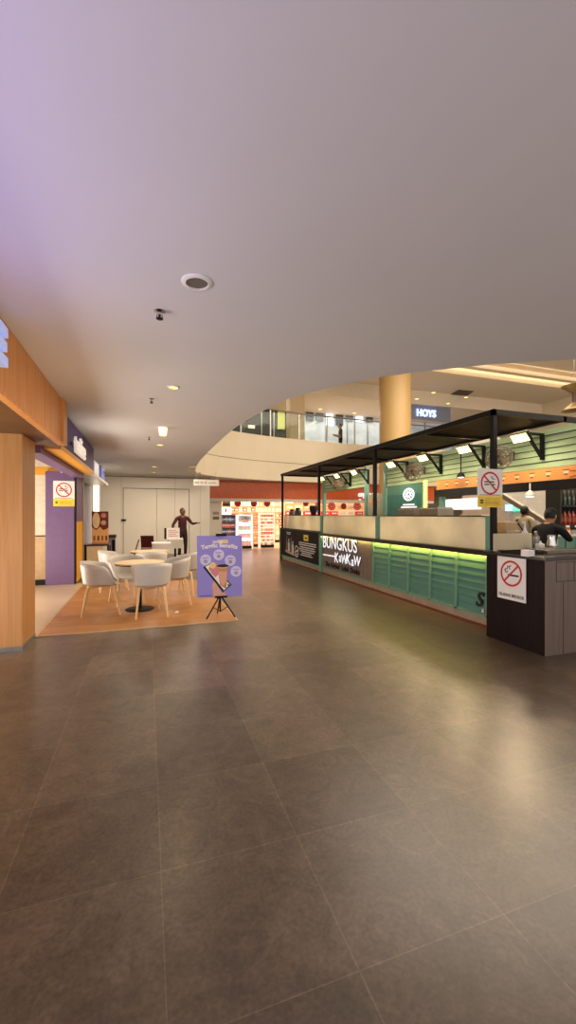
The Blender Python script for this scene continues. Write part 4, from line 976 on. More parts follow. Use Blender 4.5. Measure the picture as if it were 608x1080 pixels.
MB().lathe([(.035, 0), (.04, .01), (.046, .17), (.03, .19), (.02, .21)], (px, 4.09, zt), 18).build('body', steel, t, smooth=True); MB().lathe([(.018, .21), (.022, .235), (.012, .24)], (px, 4.09, zt), 12).build('cap', steel, t)

# bottle rack to the right behind
t = thing('bottle_rack', 'black rack with red bottles at the right edge behind the kiosk', 'shelf', (8.6, 6.4, 0))
rx0, rx1 = 7.78, 9.4
MB().box(rx0, rx1, 6.36, 6.42, 0, 2.05).build('back_panel', M('rack_black', '#1c1614', .6), t)
for x in (rx0, rx1 - .04): MB().box(x, x + .04, 6.10, 6.36, 0, 2.05).build('side', M('rack_black'), t)
for z in (.9, 1.27, 1.66): MB().box(rx0 + .04, rx1 - .04, 6.08, 6.36, z, z + .03).build('shelf_board', M('rack_black'), t)
mb = MB(); mb.box(rx0, rx1, 6.06, 6.079, 1.24, 1.30)
for i in range(6): mb.box(rx0 + .1 + .25 * i, rx0 + .2 + .25 * i, 6.055, 6.06, 1.25, 1.29, 1)
mb.build('label_strip', [ink, paper], t)
b0 = thing('bottle', 'red bottle with dark cap on the lower shelf of the black rack', 'bottle', (0, 0, 0), 0, 'red bottles on the black rack')
MB().lathe([(.042, 0), (.045, .01), (.045, .2), (.018, .25), (.016, .29)], (0, 0, 0), 14).build('glass', M('bottle_red', '#8e2a20', .2, var=.2), b0, smooth=True); MB().lathe([(.02, .275), (.02, .335), (.015, .34)], (0, 0, 0), 10).build('cap', black, b0); MB().lathe([(.0455, .06), (.0455, .15)], (0, 0, 0), 14).build('label_band', M('label_amber', '#a65030', .5), b0)
for i in range(12):
    o = b0 if i == 0 else dup(b0, (0, 0, 0)); o.location = (rx0 + .12 + .12 * i, 6.2, 1.30)
b1 = thing('bottle', 'dark green bottle on the upper shelf of the black rack', 'bottle', (0, 0, 0), 0, 'dark bottles on the black rack')
MB().lathe([(.038, 0), (.04, .01), (.04, .16), (.016, .21), (.014, .26)], (0, 0, 0), 14).build('glass', M('bottle_green', '#26362a', .2), b1, smooth=True); MB().lathe([(.017, .245), (.017, .30), (.012, .305)], (0, 0, 0), 10).build('cap', M('cap_olive', '#6d6a4a', .5), b1)
for i in range(12):
    o = b1 if i == 0 else dup(b1, (0, 0, 0)); o.location = (rx0 + .12 + .12 * i, 6.2, 1.69)

# ================================================================== PEOPLE
def person(name, label, loc, rz, J, mats, boneM, R, hair=None, head=None, facing=0.0, lean=None, extras=None):
    """J joints (local, +Y forward); bones list of (a, b, material); one continuous skinned body"""
    root = thing(name, label, 'person', loc, rz)
    names = list(J); idx = {n: i for i, n in enumerate(names)}
    me = bpy.data.meshes.new('sk'); me.from_pydata([J[n] for n in names], [(idx[a], idx[b]) for a, b, _ in boneM], [])
    o = bpy.data.objects.new('sk', me); COL.objects.link(o)
    o.modifiers.new('s', 'SKIN'); sm = o.modifiers.new('ss', 'SUBSURF'); sm.levels = 2
    for i, n in enumerate(names):
        r = R[n]; r = r if isinstance(r, tuple) else (r, r)
        sv = me.skin_vertices[0].data[i]; sv.radius = r; sv.use_root = (n == 'pelvis')
    dg = bpy.context.evaluated_depsgraph_get(); ev = bpy.data.meshes.new_from_object(o.evaluated_get(dg))
    mb = MB(); vs = [v.co.copy() for v in ev.vertices]; fs = [tuple(p.vertices) for p in ev.polygons]
    segs = [(Vector(J[a]), Vector(J[b]), m) for a, b, m in boneM]
    b0 = len(mb.v); mb.v += vs
    for f in fs:
        c = sum((vs[i] for i in f), Vector()) / len(f); best = None
        for a, b, m in segs:
            d_ = b - a; tt = max(0, min(1, (c - a).dot(d_) / d_.length_squared)); dist = (a + d_ * tt - c).length
            if best is None or dist < best[0]: best = (dist, m)
        mb.f.append(f); mb.m.append(best[1])
    bpy.data.objects.remove(o); bpy.data.meshes.remove(me); bpy.data.meshes.remove(ev)
    # hands: palm is the skin end, five tapering bent fingers rooted in it
    for s in ('l', 'r'):
        wv, hv = Vector(J['wrist_' + s]), Vector(J['hand_' + s]); d_ = (hv - wv).normalized(); side = d_.cross(Vector((0, 0, 1)));
        side = side.normalized() if side.length > .2 else Vector((0, 1, 0)); dn = d_.cross(side).normalized()
        for k, ln in enumerate((.062, .075, .080, .072)):
            r0_ = hv + side * (-.027 + .018 * k); mb.tube([r0_ - d_ * .02, r0_ + d_ * ln * .5, r0_ + d_ * ln * .85 - dn * .02, r0_ + d_ * ln * .95 - dn * .04], [.009, .009, .008, .006], 6, SK)
        th = hv - d_ * .045 - side * .03; mb.tube([th + side * .015, th - side * .025 + d_ * .02, th - side * .028 + d_ * .05], [.011, .010, .007], 6, SK)
    # head
    H = Vector(head); hf = Matrix.Rotation(facing, 3, 'Z') @ (Matrix.Rotation(lean, 3, 'X') if lean else Matrix.Identity(3))
    hm = MB(); hm.ell((0, 0, 0), (.074, .094, .118), SK, 18, 12); hm.ell((0, .03, -.055), (.052, .062, .06), SK, 14, 8); hm.tube([(0, .085, .02), (0, .108, -.018), (0, .09, -.03)], [.008, .016, .012], 8, SK)
    for sx in (-1, 1):
        hm.ell((sx * .076, -.005, -.005), (.012, .022, .032), SK, 10, 6); hm.ell((sx * .031, .083, .012), (.013, .009, .009), EYE_M, 10, 6); hm.tube([(sx * .046, .080, .034), (sx * .018, .090, .036)], .005, 6, BROW)
    hm.tube([(-.024, .086, -.058), (0, .094, -.060), (.024, .086, -.058)], .006, 6, LIP)
    hm.tube([(0, -.01, -.05), (0, -.02, -.17)], [.055, .055], 12, SK)
    hm.v = [H + hf @ v for v in hm.v]; base = len(mb.v); mb.v += hm.v; mb.f += [tuple(i + base for i in f) for f in hm.f]; mb.m += hm.m
    body = MB(); Mx = Matrix.Translation(Vector(loc)) @ Matrix.Rotation(rz, 4, 'Z')
    mb.v = [Mx @ v for v in mb.v]
    mb.build('body', mats, root, smooth=True)
    def headpart(m2, nm, mat):
        m2.v = [Mx @ (H + hf @ v) for v in m2.v]; return m2.build(nm, mat, root, smooth=True)
    if hair: 
        h2 = MB(); h2.ell((0, -.018, .022), (.081, .094, .112), 0, 18, 12); h2.v = [Vector((v.x, min(v.y, .062) if v.z < .075 else v.y, max(v.z, -.06 if v.y < 0 else .035))) for v in h2.v]
        headpart(h2, 'hair', hair)
    if extras: extras(root, Mx, headpart)
    return root
SK, SH, PT, SO, EYE_M, BROW, LIP = 0, 1, 2, 3, 4, 5, 6
def mats_for(skin, shirt, pants, shoe): return [skin, shirt, pants, shoe, ink, hair_m, M('lip_tone', '#7d4238', .5)]
def std(**ch):
    J = dict(pelvis=(0, 0, .93), waist=(0, 0, 1.08), chest=(0, .01, 1.27), collar=(0, 0, 1.42), neck=(0, .01, 1.50),
             shoulder_l=(-.175, 0, 1.39), elbow_l=(-.24, -.03, 1.12), wrist_l=(-.25, .05, .89), hand_l=(-.25, .08, .81),
             shoulder_r=(.175, 0, 1.39), elbow_r=(.24, -.03, 1.12), wrist_r=(.25, .05, .89), hand_r=(.25, .08, .81),
             hip_l=(-.09, 0, .88), knee_l=(-.10, .03, .49), ankle_l=(-.10, -.01, .085), toe_l=(-.11, .16, .035),
             hip_r=(.09, 0, .88), knee_r=(.10, .03, .49), ankle_r=(.10, -.01, .085), toe_r=(.11, .16, .035))
    J.update(ch); return J
RAD = dict(pelvis=(.155, .115), waist=(.135, .10), chest=(.16, .115), collar=(.09, .08), neck=.052, shoulder_l=.068, elbow_l=.047, wrist_l=.032, hand_l=(.04, .02), shoulder_r=.068, elbow_r=.047, wrist_r=.032, hand_r=(.04, .02),
           hip_l=.095, knee_l=.062, ankle_l=.048, toe_l=.035, hip_r=.095, knee_r=.062, ankle_r=.048, toe_r=.035)
def bones(sleeve=True):
    a = SH if sleeve else SK
    B = [('pelvis', 'waist', SH), ('waist', 'chest', SH), ('chest', 'collar', SH), ('collar', 'neck', SK)]
    for s in 'lr': B += [('collar', 'shoulder_' + s, SH), ('shoulder_' + s, 'elbow_' + s, SH), ('elbow_' + s, 'wrist_' + s, a), ('wrist_' + s, 'hand_' + s, SK), ('pelvis', 'hip_' + s, PT), ('hip_' + s, 'knee_' + s, PT), ('knee_' + s, 'ankle_' + s, PT), ('ankle_' + s, 'toe_' + s, SO)]
    return B
def toward(p, q): return math.atan2(q[1] - p[1], q[0] - p[0]) - PI / 2
# waiter by the back tables, leaning on the table with one hand, other arm out
wp = D(192.5, 13.6)
person('person', 'person in dark red top and black trousers standing at the white tables by the hoarding', tuple(wp), PI - YAW * .0 + .25,
       std(elbow_r=(.33, .05, 1.17), wrist_r=(.36, .14, .98), hand_r=(.37, .19, .92), elbow_l=(-.30, .12, 1.20), wrist_l=(-.36, .34, 1.24), hand_l=(-.38, .41, 1.23)),
       mats_for(skin_d, fabric_maroon, M('trouser_maroon_black', '#2a0d10', .9), black), bones(True), RAD, hair_m, (0, .03, 1.60), .35)
# staff member in black cap leaning over the prep counter
sp = D(574.5, 6.25)
def cap(root, Mx, headpart):
    c = MB(); c.ell((0, -.005, .045), (.084, .102, .095), 0, 18, 12); c.v = [Vector((v.x, v.y, max(v.z, .03))) for v in c.v]
    cp = headpart(c, 'cap', fabric_black)
    b = MB(); b.add([Vector((x, y, z)) for z in (.034, .042) for x, y in ((-.07, .06), (.07, .06), (.062, .15), (.03, .175), (-.03, .175), (-.062, .15))], [(5, 4, 3, 2, 1, 0), (6, 7, 8, 9, 10, 11)] + [(i, (i + 1) % 6, 6 + (i + 1) % 6, 6 + i) for i in range(6)]); headpart(b, 'cap_brim', fabric_black)
    F = Frame(Mx @ Vector((.16, -.150, 1.30)), Mx.to_3x3() @ Vector((-1, 0, 0)), (0, 0, 1))
rz = toward((0, 0), CR * 1.0 + CF * .75) 
person('person', 'person in black shirt and black cap bending over the teal prep counter', tuple(sp), rz,
       std(chest=(0, .08, 1.19), collar=(0, .14, 1.31), neck=(0, .18, 1.37), waist=(0, .02, 1.04), shoulder_l=(-.185, .13, 1.27), shoulder_r=(.185, .13, 1.27), elbow_l=(-.24, .30, 1.12), wrist_l=(-.18, .48, 1.20), hand_l=(-.16, .55, 1.22), elbow_r=(.24, .30, 1.12), wrist_r=(.16, .46, 1.22), hand_r=(.13, .53, 1.24)),
       mats_for(skin_l, fabric_black, fabric_black, black), bones(False), RAD, hair_m, (0, .22, 1.475), 0, -.35, cap)
# customer in beige with a dark shoulder strap
cp_ = D(553.5, 9.3)
def strap(root, Mx, headpart):
    s = MB(); s.tube([Mx @ Vector(p) for p in ((-.13, .03, 1.45), (-.10, -.135, 1.36), (.02, -.150, 1.2), (.13, -.12, 1.0), (.19, -.02, .88))], .016, 6); s.build('bag_strap', black, root)
person('person', 'person in beige shirt with dark shoulder strap seen from behind beyond the kiosk', tuple(cp_), toward((0, 0), cp_) - .5,
       std(), mats_for(skin_d, fabric_beige, M('trouser_grey', '#55504c', .9), black), bones(False), RAD, hair_m, (0, .03, 1.575), -.3, None, strap)

# ================================================================== PHARMACY AT THE BACK
YG = 18.0
gx0 = P(221.5, 515, Y=YG).x; gx1 = 14.0
zA = P(230, 507.5, Y=YG).z; zB = P(230, 525.5, Y=YG).z
t = thing('red_shop_band', 'long red fascia band of the shop at the back with white letters', 'shopfront', (gx0, YG, zB))
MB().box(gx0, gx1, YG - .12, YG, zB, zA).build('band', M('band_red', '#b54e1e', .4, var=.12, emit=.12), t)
MB().box(gx0, gx1, YG - .10, YG - .002, zB - .14, zB).build('white_lintel', offwhite, t)
g = P(377.5, 519, Y=YG - .12)
gt = thing('shop_letters', 'white lit lower case shop name letters on the red band', 'sign', (g.x, YG, g.z))
F = Frame((g.x, YG - .125, g.z - .14), (1, 0, 0), (0, 0, 1)); F.n = Vector((0, -1, 0))
MB().ftext(F, 'guardian', .56, 0, 0, 0, 0, .04, bold=.012, align='LEFT').build('letters', sign_w, gt)
struct('wall_shop_front', MB().box(gx0, P(234, 543, Y=YG).x, YG, YG + .15, 0, zB), hoard)
struct('wall_shop_header', MB().box(gx0, gx1, YG, YG + .1, zB, CZ), hoard)
struct('wall_shop_left', MB().box(gx0, gx0 + .1, YG + .15, 22.2, 0, CZ), hoard)
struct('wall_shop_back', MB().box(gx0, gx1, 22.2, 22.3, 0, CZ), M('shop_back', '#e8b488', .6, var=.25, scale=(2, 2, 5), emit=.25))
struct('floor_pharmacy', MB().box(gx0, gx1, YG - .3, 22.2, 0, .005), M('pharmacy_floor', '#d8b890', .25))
for i, v in enumerate((541, 546)):
    p = P(228, v, Y=YG - .004); tag(MB().box(p.x - .13, p.x + .13, YG - .02, YG - .001, p.z - .08, p.z + .05).build('wall_notice', [M('notice_tan', '#9c8a74', .6), M('notice_brown', '#6d5c4c', .6)][i]), ('tan' if i == 0 else 'brown') + ' small notice on the pier beside the shelves, ' + ('upper' if i == 0 else 'lower') + ' of two', 'notice')
# hanging round decorations
for i, (u, r, ring) in enumerate(((251, .15, 0), (268, .15, 0), (282, .15, 0), (322.8, .14, 0), (335.5, .14, 1), (350, .20, 1), (362.7, .15, 0), (377, .20, 1))):
    p = P(u, 531 + (3 if u > 340 else 0), Y=YG + .35); F = Frame((p.x, YG + .35, p.z), (1, 0, 0))
    nm = ['first', 'second', 'third', 'fourth', 'fifth', 'sixth', 'seventh', 'eighth'][i]
    t = thing('hanging_disc', f'round red hanging disc under the red band, {nm} from the left', 'decoration', (p.x, YG + .35, p.z), 0, 'red hanging discs')
    mb = MB(); mb.fdisc(F, 0, 0, r, -.01, 0, .02, 28)
    if ring: mb.fring(F, 0, 0, r * .6, r * .72, .0102, 1, 24); mb.frect(F, -r * .3, -r * .05, -r * .2, r * .2, .0102, 1); mb.fring(F, r * .2, 0, r * .1, r * .2, .0102, 1, 14)
    mb.build('disc', [M('disc_red', '#9c1414', .4) if not ring else M('disc_bright', '#c22a1e', .4, emit=.2), M('disc_pink', '#eab0a0', .5)], t)
    MB().tube([(p.x, YG + .35, p.z + r), (p.x, YG + .35, CZ)], .004, 5).build('string', white, t)
# display racks with products
prod_cols = ['#c23a30', '#d96a48', '#33507f', '#e7b79a', '#d8d2c8', '#b02a2a', '#e09a50', '#8a2a30']
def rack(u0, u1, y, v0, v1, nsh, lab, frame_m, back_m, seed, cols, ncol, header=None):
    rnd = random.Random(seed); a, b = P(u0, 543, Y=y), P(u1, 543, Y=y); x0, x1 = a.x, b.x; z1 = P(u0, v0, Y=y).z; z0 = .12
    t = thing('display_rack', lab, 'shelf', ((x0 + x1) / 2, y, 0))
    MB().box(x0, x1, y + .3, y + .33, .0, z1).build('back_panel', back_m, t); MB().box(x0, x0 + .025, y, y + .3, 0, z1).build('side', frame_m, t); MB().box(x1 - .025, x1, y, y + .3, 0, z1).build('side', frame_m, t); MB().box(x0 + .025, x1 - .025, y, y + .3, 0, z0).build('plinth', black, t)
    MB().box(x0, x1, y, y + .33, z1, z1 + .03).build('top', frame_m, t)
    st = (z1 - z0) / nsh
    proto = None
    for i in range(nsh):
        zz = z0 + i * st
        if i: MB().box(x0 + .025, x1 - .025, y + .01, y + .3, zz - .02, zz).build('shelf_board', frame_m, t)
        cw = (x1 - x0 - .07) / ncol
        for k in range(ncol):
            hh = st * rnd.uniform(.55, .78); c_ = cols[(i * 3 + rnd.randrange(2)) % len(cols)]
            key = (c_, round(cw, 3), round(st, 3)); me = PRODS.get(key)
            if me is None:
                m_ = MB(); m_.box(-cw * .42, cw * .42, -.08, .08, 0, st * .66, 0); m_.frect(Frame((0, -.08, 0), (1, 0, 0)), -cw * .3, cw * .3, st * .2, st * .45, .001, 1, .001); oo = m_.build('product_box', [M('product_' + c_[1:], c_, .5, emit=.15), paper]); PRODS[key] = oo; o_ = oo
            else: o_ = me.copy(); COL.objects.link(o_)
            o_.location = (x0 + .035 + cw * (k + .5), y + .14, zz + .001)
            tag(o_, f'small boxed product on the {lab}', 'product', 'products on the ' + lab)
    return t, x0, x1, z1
PRODS = {}
rack(234, 249, 18.45, 543.5, 578, 5, 'narrow grey display rack at the left of the back shop', M('rack_grey', '#8f8a86', .5), M('rack_back', '#a89a92', .6), 3, ['#c2594c', '#b0443c', '#33507f', '#8a8f9a', '#a3473a'], 7)
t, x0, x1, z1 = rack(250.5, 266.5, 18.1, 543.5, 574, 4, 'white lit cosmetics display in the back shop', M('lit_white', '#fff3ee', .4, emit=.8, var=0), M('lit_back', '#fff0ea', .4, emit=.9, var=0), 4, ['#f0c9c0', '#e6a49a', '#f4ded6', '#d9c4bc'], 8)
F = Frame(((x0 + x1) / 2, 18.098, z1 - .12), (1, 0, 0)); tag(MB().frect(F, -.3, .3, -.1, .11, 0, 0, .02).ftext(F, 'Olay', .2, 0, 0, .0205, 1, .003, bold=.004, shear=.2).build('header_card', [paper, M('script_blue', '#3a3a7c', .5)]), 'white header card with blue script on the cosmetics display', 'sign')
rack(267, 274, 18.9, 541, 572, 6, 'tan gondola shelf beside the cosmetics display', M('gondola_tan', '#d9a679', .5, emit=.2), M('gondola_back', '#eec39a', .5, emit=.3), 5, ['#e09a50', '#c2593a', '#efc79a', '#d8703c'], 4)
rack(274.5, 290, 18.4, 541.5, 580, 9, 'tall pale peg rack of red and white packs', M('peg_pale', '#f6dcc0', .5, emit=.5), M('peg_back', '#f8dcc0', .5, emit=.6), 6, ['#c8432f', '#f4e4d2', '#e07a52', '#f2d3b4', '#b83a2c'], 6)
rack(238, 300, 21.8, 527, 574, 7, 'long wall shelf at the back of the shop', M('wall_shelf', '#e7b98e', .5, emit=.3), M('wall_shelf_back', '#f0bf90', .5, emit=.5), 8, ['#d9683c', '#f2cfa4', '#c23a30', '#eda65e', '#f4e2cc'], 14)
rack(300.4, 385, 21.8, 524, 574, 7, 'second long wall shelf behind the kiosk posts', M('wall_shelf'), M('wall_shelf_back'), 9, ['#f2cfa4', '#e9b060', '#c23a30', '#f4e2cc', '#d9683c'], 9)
p0, p1 = P(235, 524, Y=18.2), P(243, 534, Y=18.2)
tag(MB().tube([(p0.x + .1, 18.215, p0.z), (p0.x + .1, 18.215, CZ)], .004, 5, 1).tube([(p1.x - .1, 18.215, p0.z), (p1.x - .1, 18.215, CZ)], .004, 5, 1).box(p0.x, p1.x, 18.2, 18.23, p1.z, p0.z).box(p0.x, p1.x, 18.19, 18.2, p1.z, p1.z + .12, 1).fdisc(Frame((0, 18.19, 0), (1, 0, 0)), (p0.x + p1.x) / 2, p1.z + .25, .1, 0, 2).build('photo_panel', [M('photo_tan', '#c09a5e', .5), M('photo_dark', '#4a3a30', .5), M('photo_face', '#d8b080', .5)]), 'tan photo panel hanging above the narrow grey rack', 'picture')
p0, p1 = P(234.5, 535, Y=18.3), P(245, 543, Y=18.3)
tag(MB().box(p0.x, p1.x, 18.46, 18.48, P(234, 543.5, Y=18.45).z + .03, p0.z).frect(Frame((0, 18.46, 0), (1, 0, 0)), p0.x + .15, p0.x + .22, p1.z + .12, p0.z - .05, .001, 1).build('header_sign', [M('header_lit', '#fff6ea', .4, emit=.8, var=0), grey]), 'white lit header sign standing on the narrow grey rack', 'sign')

# ================================================================== UPPER LEVEL
# column through the void
cc = D(417, 17.2)
t = thing('round_column', 'big beige round column rising through the atrium behind the canopy', 'column', (cc.x, cc.y, 0))
MB().lathe([(.66, 0), (.66, 2.95), (.64, 3.0), (.64, 7.99)], (cc.x, cc.y, 0), 40).build('shaft', M('column_stone', '#b3935f', .45, var=.06, scale=(2, 2, .6)), t, smooth=True)
MB().lathe([(.64, 7.7), (.80, 7.72), (.80, 7.99)], (cc.x, cc.y, 0), 40).build('capital', beige, t)
# railing on the parapet
t = thing('glass_balustrade', 'glass balustrade with steel posts along the upper balcony', 'railing', (4.8, 17.1, 4.82))
rl = [(x, y + .11) for x, y in far]; zr0, zr1 = 4.82, 6.0
def along(pts, step):
    out = [Vector(pts[0] + (0,))]; acc = 0.0
    for a, b in zip(pts[:-1], pts[1:]):
        a, b = Vector(a), Vector(b); L_ = (b - a).length; s_ = step - acc
        while s_ <= L_: q = a + (b - a) * s_ / L_; out.append(Vector((q.x, q.y, 0))); s_ += step
        acc = (acc + L_) % step
    return out
rp = along(rl, 1.45)[:13]
for q in rp:
    MB().box(q.x - .025, q.x + .025, q.y - .025, q.y + .025, zr0, zr1 - .04).build('post', steel, t)
MB().tube([q + Vector((0, 0, zr1)) for q in rp], .035, 10).build('handrail', steel, t, smooth=True)
for a, b in zip(rp[:-1], rp[1:]):
    d_ = (b - a).normalized(); a2, b2 = a + d_ * .05, b - d_ * .05; n_ = Vector((-d_.y, d_.x, 0)) * .006
    MB().prism([(a2.x - n_.x, a2.y - n_.y), (b2.x - n_.x, b2.y - n_.y), (b2.x + n_.x, b2.y + n_.y), (a2.x + n_.x, a2.y + n_.y)], zr0 + .06, zr1 - .1).build('glass_pane', clear, t)
# pilaster
q0, q1 = P(306.5, 450, Y=18.5).x, P(321.5, 450, Y=18.5).x
struct('pilaster', MB().box(q0, q1, 18.5, 19.1, 4.4, 7.29), beige)
# dark storefront to the left of it and bright one to its right
YU = 22.0
t = thing('dark_storefront', 'dark glazed upper storefront with a lit green panel behind the balcony', 'shopfront', (5, YU, 4.4))
xl, xr = 1.0, P(310, 450, Y=YU).x - .1
MB().box(xl, xr, YU, YU + .04, 4.4, 7.29).build('glazing', M('storefront_dark', '#1f2521', .6, var=.35, scale=(1.2, 1.2, 1.2)), t)
g0, g1 = P(293, 428, Y=YU - .05), P(300.5, 453, Y=YU - .05)
MB().box(g0.x, g1.x, YU - .08, YU - .02, g1.z, g0.z).build('green_panel', M('green_lit', '#a0a24c', .5, emit=.3, var=.1), t)
g0, g1 = P(262, 448, Y=YU - .05), P(269, 452, Y=YU - .05); MB().box(g0.x, g1.x, YU - .05, YU, g1.z, g0.z).build('card', paper, t)
for u in (276, 289, 303): x = P(u, 450, Y=YU).x; MB().box(x - .03, x + .03, YU - .04, YU, 4.4, 7.29).build('mullion', steel, t)
t = thing('bright_storefront', 'bright white upper storefront with counters behind the balcony', 'shopfront', (9, YU, 4.4))
xl, xr = P(321, 450, Y=YU).x, 21.0
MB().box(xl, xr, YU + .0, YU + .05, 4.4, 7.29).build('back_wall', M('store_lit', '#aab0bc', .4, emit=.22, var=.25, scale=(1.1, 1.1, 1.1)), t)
x = xl; i = 0
while x < xr - 1: MB().box(x - .03, x + .03, YU - .05, YU, 4.4, 7.29).build('mullion', steel, t); x += 1.35; i += 1
t2 = thing('lit_counter', 'cream lit counter in front of the bright upper storefront', 'counter', (9, 20.9, 4.4))
xr2 = P(372, 455, Y=20.9).x
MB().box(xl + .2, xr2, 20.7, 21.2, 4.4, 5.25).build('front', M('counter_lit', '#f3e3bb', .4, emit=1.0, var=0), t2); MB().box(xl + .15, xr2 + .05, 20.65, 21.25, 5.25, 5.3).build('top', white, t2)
rr_ = random.Random(2)
for i in range(7):
    u = 327 + 10.5 * i; q = P(u, 440, Y=YU - .1); m_ = [M('pic_navy', '#3a4452', .4), M('pic_slate', '#727d8c', .4), M('pic_white', '#eef0f6', .4, emit=.9, var=0)][i % 3]
    tag(MB().box(q.x - .22, q.x + .22, YU - .12, YU - .06, q.z - .5 + .3 * rr_.random(), q.z + .35).build('display_board', m_), f'upright display panel on the bright upper storefront, {["first", "second", "third", "fourth", "fifth", "sixth", "seventh"][i]} from the left', 'panel', 'upper display panels')
MB().bar(P(326, 449, Y=YU - .06), P(351, 434, Y=YU - .06), .05).build('slanting_rail', white, t)
# person upstairs
up = P(359.5, 463, Z=4.4); k_ = (18.9 / up.y); up = P(359.5, 465, Y=19.2); up.z = 4.4
person('person', 'person in dark clothes standing at the upper balcony with forearms raised', tuple(up), 1.3,
       std(elbow_l=(-.22, .05, 1.1), wrist_l=(-.12, .26, 1.14), hand_l=(-.10, .33, 1.16), elbow_r=(.22, .05, 1.1), wrist_r=(.12, .26, 1.14), hand_r=(.10, .33, 1.16)),
       mats_for(skin_l, M('shirt_charcoal', '#3a3a3c', .9), fabric_black, black), bones(False), RAD, hair_m, (0, .03, 1.60), 0)
# sign on the far upper shop, vent, lamps
YS_ = 18.62
q = P(449, 436.5, Y=YS_)
t = thing('shop_letters', 'blue-white glowing letters over the upper shop right of the column', 'sign', (q.x, YS_, q.z))
F = Frame((q.x, YS_ - .06, q.z), (1, 0, 0)); MB().ftext(F, 'HOYS', .52, 0, 0, 0, 0, .05, bold=.008, sx=.9).build('letters', M('letters_blue', '#b8ccff', .4, emit=1.6, var=0), t); MB().box(q.x - .65, q.x + .65, YS_ - .05, YS_ - .03, q.z - .24, q.z - .20).build('rail', steel, t)
tag(MB().box(q.x - .9, q.x + 1.6, YS_ - .03, YS_ + .05, q.z - .32, 7.3).build('sign_board', M('board_pale', '#78839a', .6)), 'grey-blue sign board behind the blue-white letters upstairs', 'sign board')
va, vb, vc, vd = (P(u, v, Z=8.0) for u, v in ((484, 411), (500, 412.5), (493, 417), (476, 415.5)))
t = thing('ceiling_vent', 'dark rectangular vent in the upper ceiling above the canopy', 'vent', tuple((va + vc) / 2))
mb = MB(); mb.prism([(p.x, p.y) for p in (va, vb, vc, vd)], 7.97, 7.999); mb.build('grille', M('vent_dark', '#4a4034', .6), t)
def upz(u, v):
    p = P(u, v, Z=8.0)
    if p.y < 16.05: p = P(u, v, Z=8.55)
    elif p.y > 18.4: p = P(u, v, Z=7.3)
    return p
for i, (u, v, z) in enumerate(((440, 420.6, 8.0), (457.6, 414, 8.0), (473, 425.5, 8.0), (492, 419, 8.0), (558, 403, 8.0), (338, 431.5, 6.85), (374, 435.5, 6.85))):
    p = upz(u, v); lab = ['leftmost small lit downlight in the upper ceiling right of the column', 'second small lit downlight in the upper ceiling above the vent edge', 'low lit downlight in the upper soffit right of the column', 'lit downlight in the upper ceiling right of the vent', 'brightest lit downlight in the upper ceiling near the cove', 'lit downlight in the soffit over the bright upper shop, left of two', 'lit downlight in the soffit over the bright upper shop, right of two'][i]
    downlight(p, lab, True, .11 if i != 4 else .16, 0)
for i, (u, v) in enumerate(((486, 391.5), (537, 400), (585, 409))):
    p = upz(u, v); sprinkler(p, f'small dark sprinkler in the upper ceiling, {["leftmost", "middle", "rightmost"][i]} of three', 2.0)
# hourglass pendant at the right edge
hp = D(606, 12.0); zc = P(606, 420, X=hp.x).z
t = thing('pendant_lamp', 'hourglass shaped bronze pendant at the right edge above the canopy', 'lamp', (hp.x, hp.y, zc))
k = 12.0 / 439
MB().lathe([(.05, 4.5 * k), (.10, 6 * k), (.20, 9.0 * k), (.32, 12.0 * k), (.33, 13 * k), (.30, 13 * k), (.06, 6.5 * k)], (hp.x, hp.y, zc), 28).build('upper_cone', M('bronze_mesh', '#7a653d', .4, .4, var=.2, scale=(30, 30, 30)), t, smooth=True)
MB().lathe([(.05, -4.5 * k), (.10, -6 * k), (.20, -9.0 * k), (.32, -12.0 * k), (.33, -13 * k), (.30, -13 * k), (.06, -6.5 * k)], (hp.x, hp.y, zc), 28).build('lower_cone', M('bronze_mesh'), t, smooth=True)
MB().lathe([(.055, -4.6 * k), (.055, 4.6 * k)], (hp.x, hp.y, zc), 16).build('neck', M('neck_brown', '#3a2418', .5), t)
MB().tube([(hp.x, hp.y, zc + .1), (hp.x, hp.y, 8.55)], .006, 6).build('cable', steel, t)

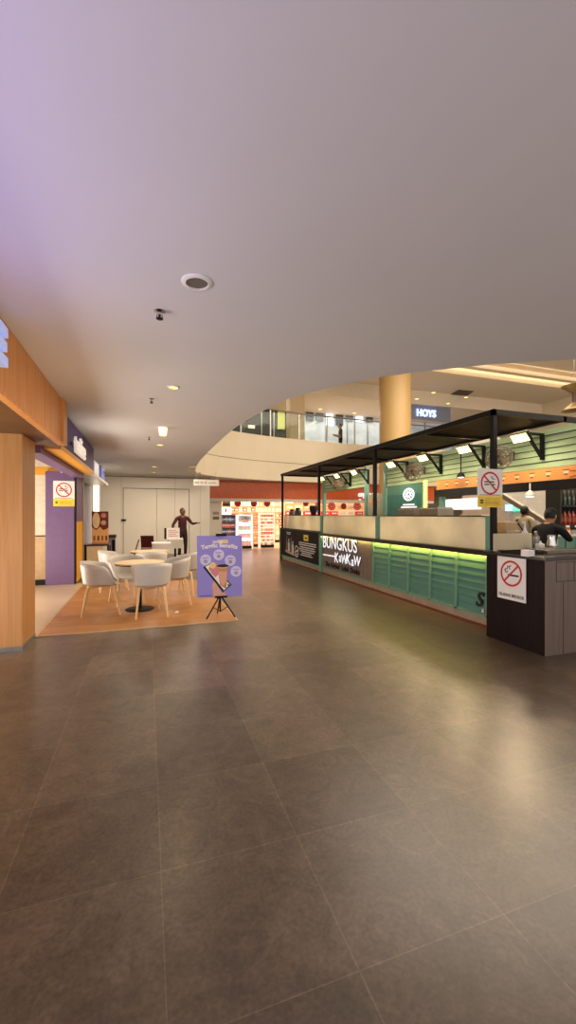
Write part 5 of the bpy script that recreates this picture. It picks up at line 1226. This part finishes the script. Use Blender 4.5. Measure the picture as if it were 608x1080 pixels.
# ================================================================== BEYOND THE KIOSK
t = thing('far_shopfront', 'pale far shopfront with lit panels seen through the kiosk', 'shopfront', (15, 10, 0))
XW = 15.0
MB().box(XW, XW + .1, -1, 17.0, 0, CZ - .01).build('wall', M('far_wall', '#b9b0a6', .6, var=.1), t)
for i, y in enumerate((8.0, 9.2, 10.4, 11.6, 12.8, 14.0)): MB().box(XW - .05, XW, y - .05, y + .05, 0, 2.9).build('pilaster', M('far_mauve', '#a39ba6', .5), t)
a, b = P(471, 527, X=XW - .06), P(507, 537, X=XW - .06)
lb = MB(); lb.box(XW - .12, XW, b.y, a.y, b.z, a.z); tag(lb.build('light_box', M('lightbox_far', '#fff3ea', .4, emit=.9, var=0)), 'white lit box sign far behind the kiosk under the orange band', 'sign')
a, b = P(534.5, 532.5, X=XW - .06), P(541, 538.8, X=XW - .06); tag(MB().box(XW - .12, XW, b.y, a.y, b.z, a.z).fring(Frame((XW - .12, (a.y + b.y) / 2, (a.z + b.z) / 2), (0, -1, 0)), 0, 0, .05, .08, .001, 1, 16).build('light_box', [M('box_cyan', '#8fe4ee', .4, emit=1.6, var=0), paper]), 'small cyan lit box sign behind the kiosk opening', 'sign')
a, b = P(542, 531.5, X=XW - .06), P(551.5, 539, X=XW - .06); tag(MB().box(XW - .12, XW, b.y, a.y, b.z, a.z).frect(Frame((XW - .12, (a.y + b.y) / 2, (a.z + b.z) / 2), (0, -1, 0)), -.25, .2, -.03, .03, .001, 1).build('light_box', [M('box_green', '#4fc79a', .4, emit=1.4, var=0), paper]), 'small green lit box sign right of the cyan one', 'sign')
# sloping escalator soffit
A_ = P(533, 521, X=9.6); B_ = P(578, 549, X=10.6); dirv = (B_ - A_)
t = thing('escalator', 'pale sloping escalator soffit seen behind the kiosk staff', 'escalator', (A_.x, A_.y, 0))
top = Vector((0, 0, 1.5)); back = Vector((.35, .9, .0)) * .0
E1 = A_ - dirv * .8; E2 = A_ + dirv * 1.6; bk = Vector((2.2, 2.6, 0))
mb = MB(); vs = [E1, E2, E2 + top, E1 + top]; vs = vs + [v + bk * .5 for v in vs]; mb.add(vs, [(3, 2, 1, 0), (4, 5, 6, 7), (0, 1, 5, 4), (1, 2, 6, 5), (2, 3, 7, 6), (3, 0, 4, 7)])
mb.build('soffit', M('escalator_grey', '#b0a89c', .5), t)
mb = MB(); mb.bar(E1 + Vector((-.02, -.02, -.02)), E2 + Vector((-.02, -.02, -.02)), .08, .05); mb.build('edge_rail', M('edge_white', '#e6dfd2', .4), t)

# last: drop the helper properties used while building
for o in list(COL.objects):
    for kx in ('_l', '_r'):
        if kx in o.keys(): del o[kx]
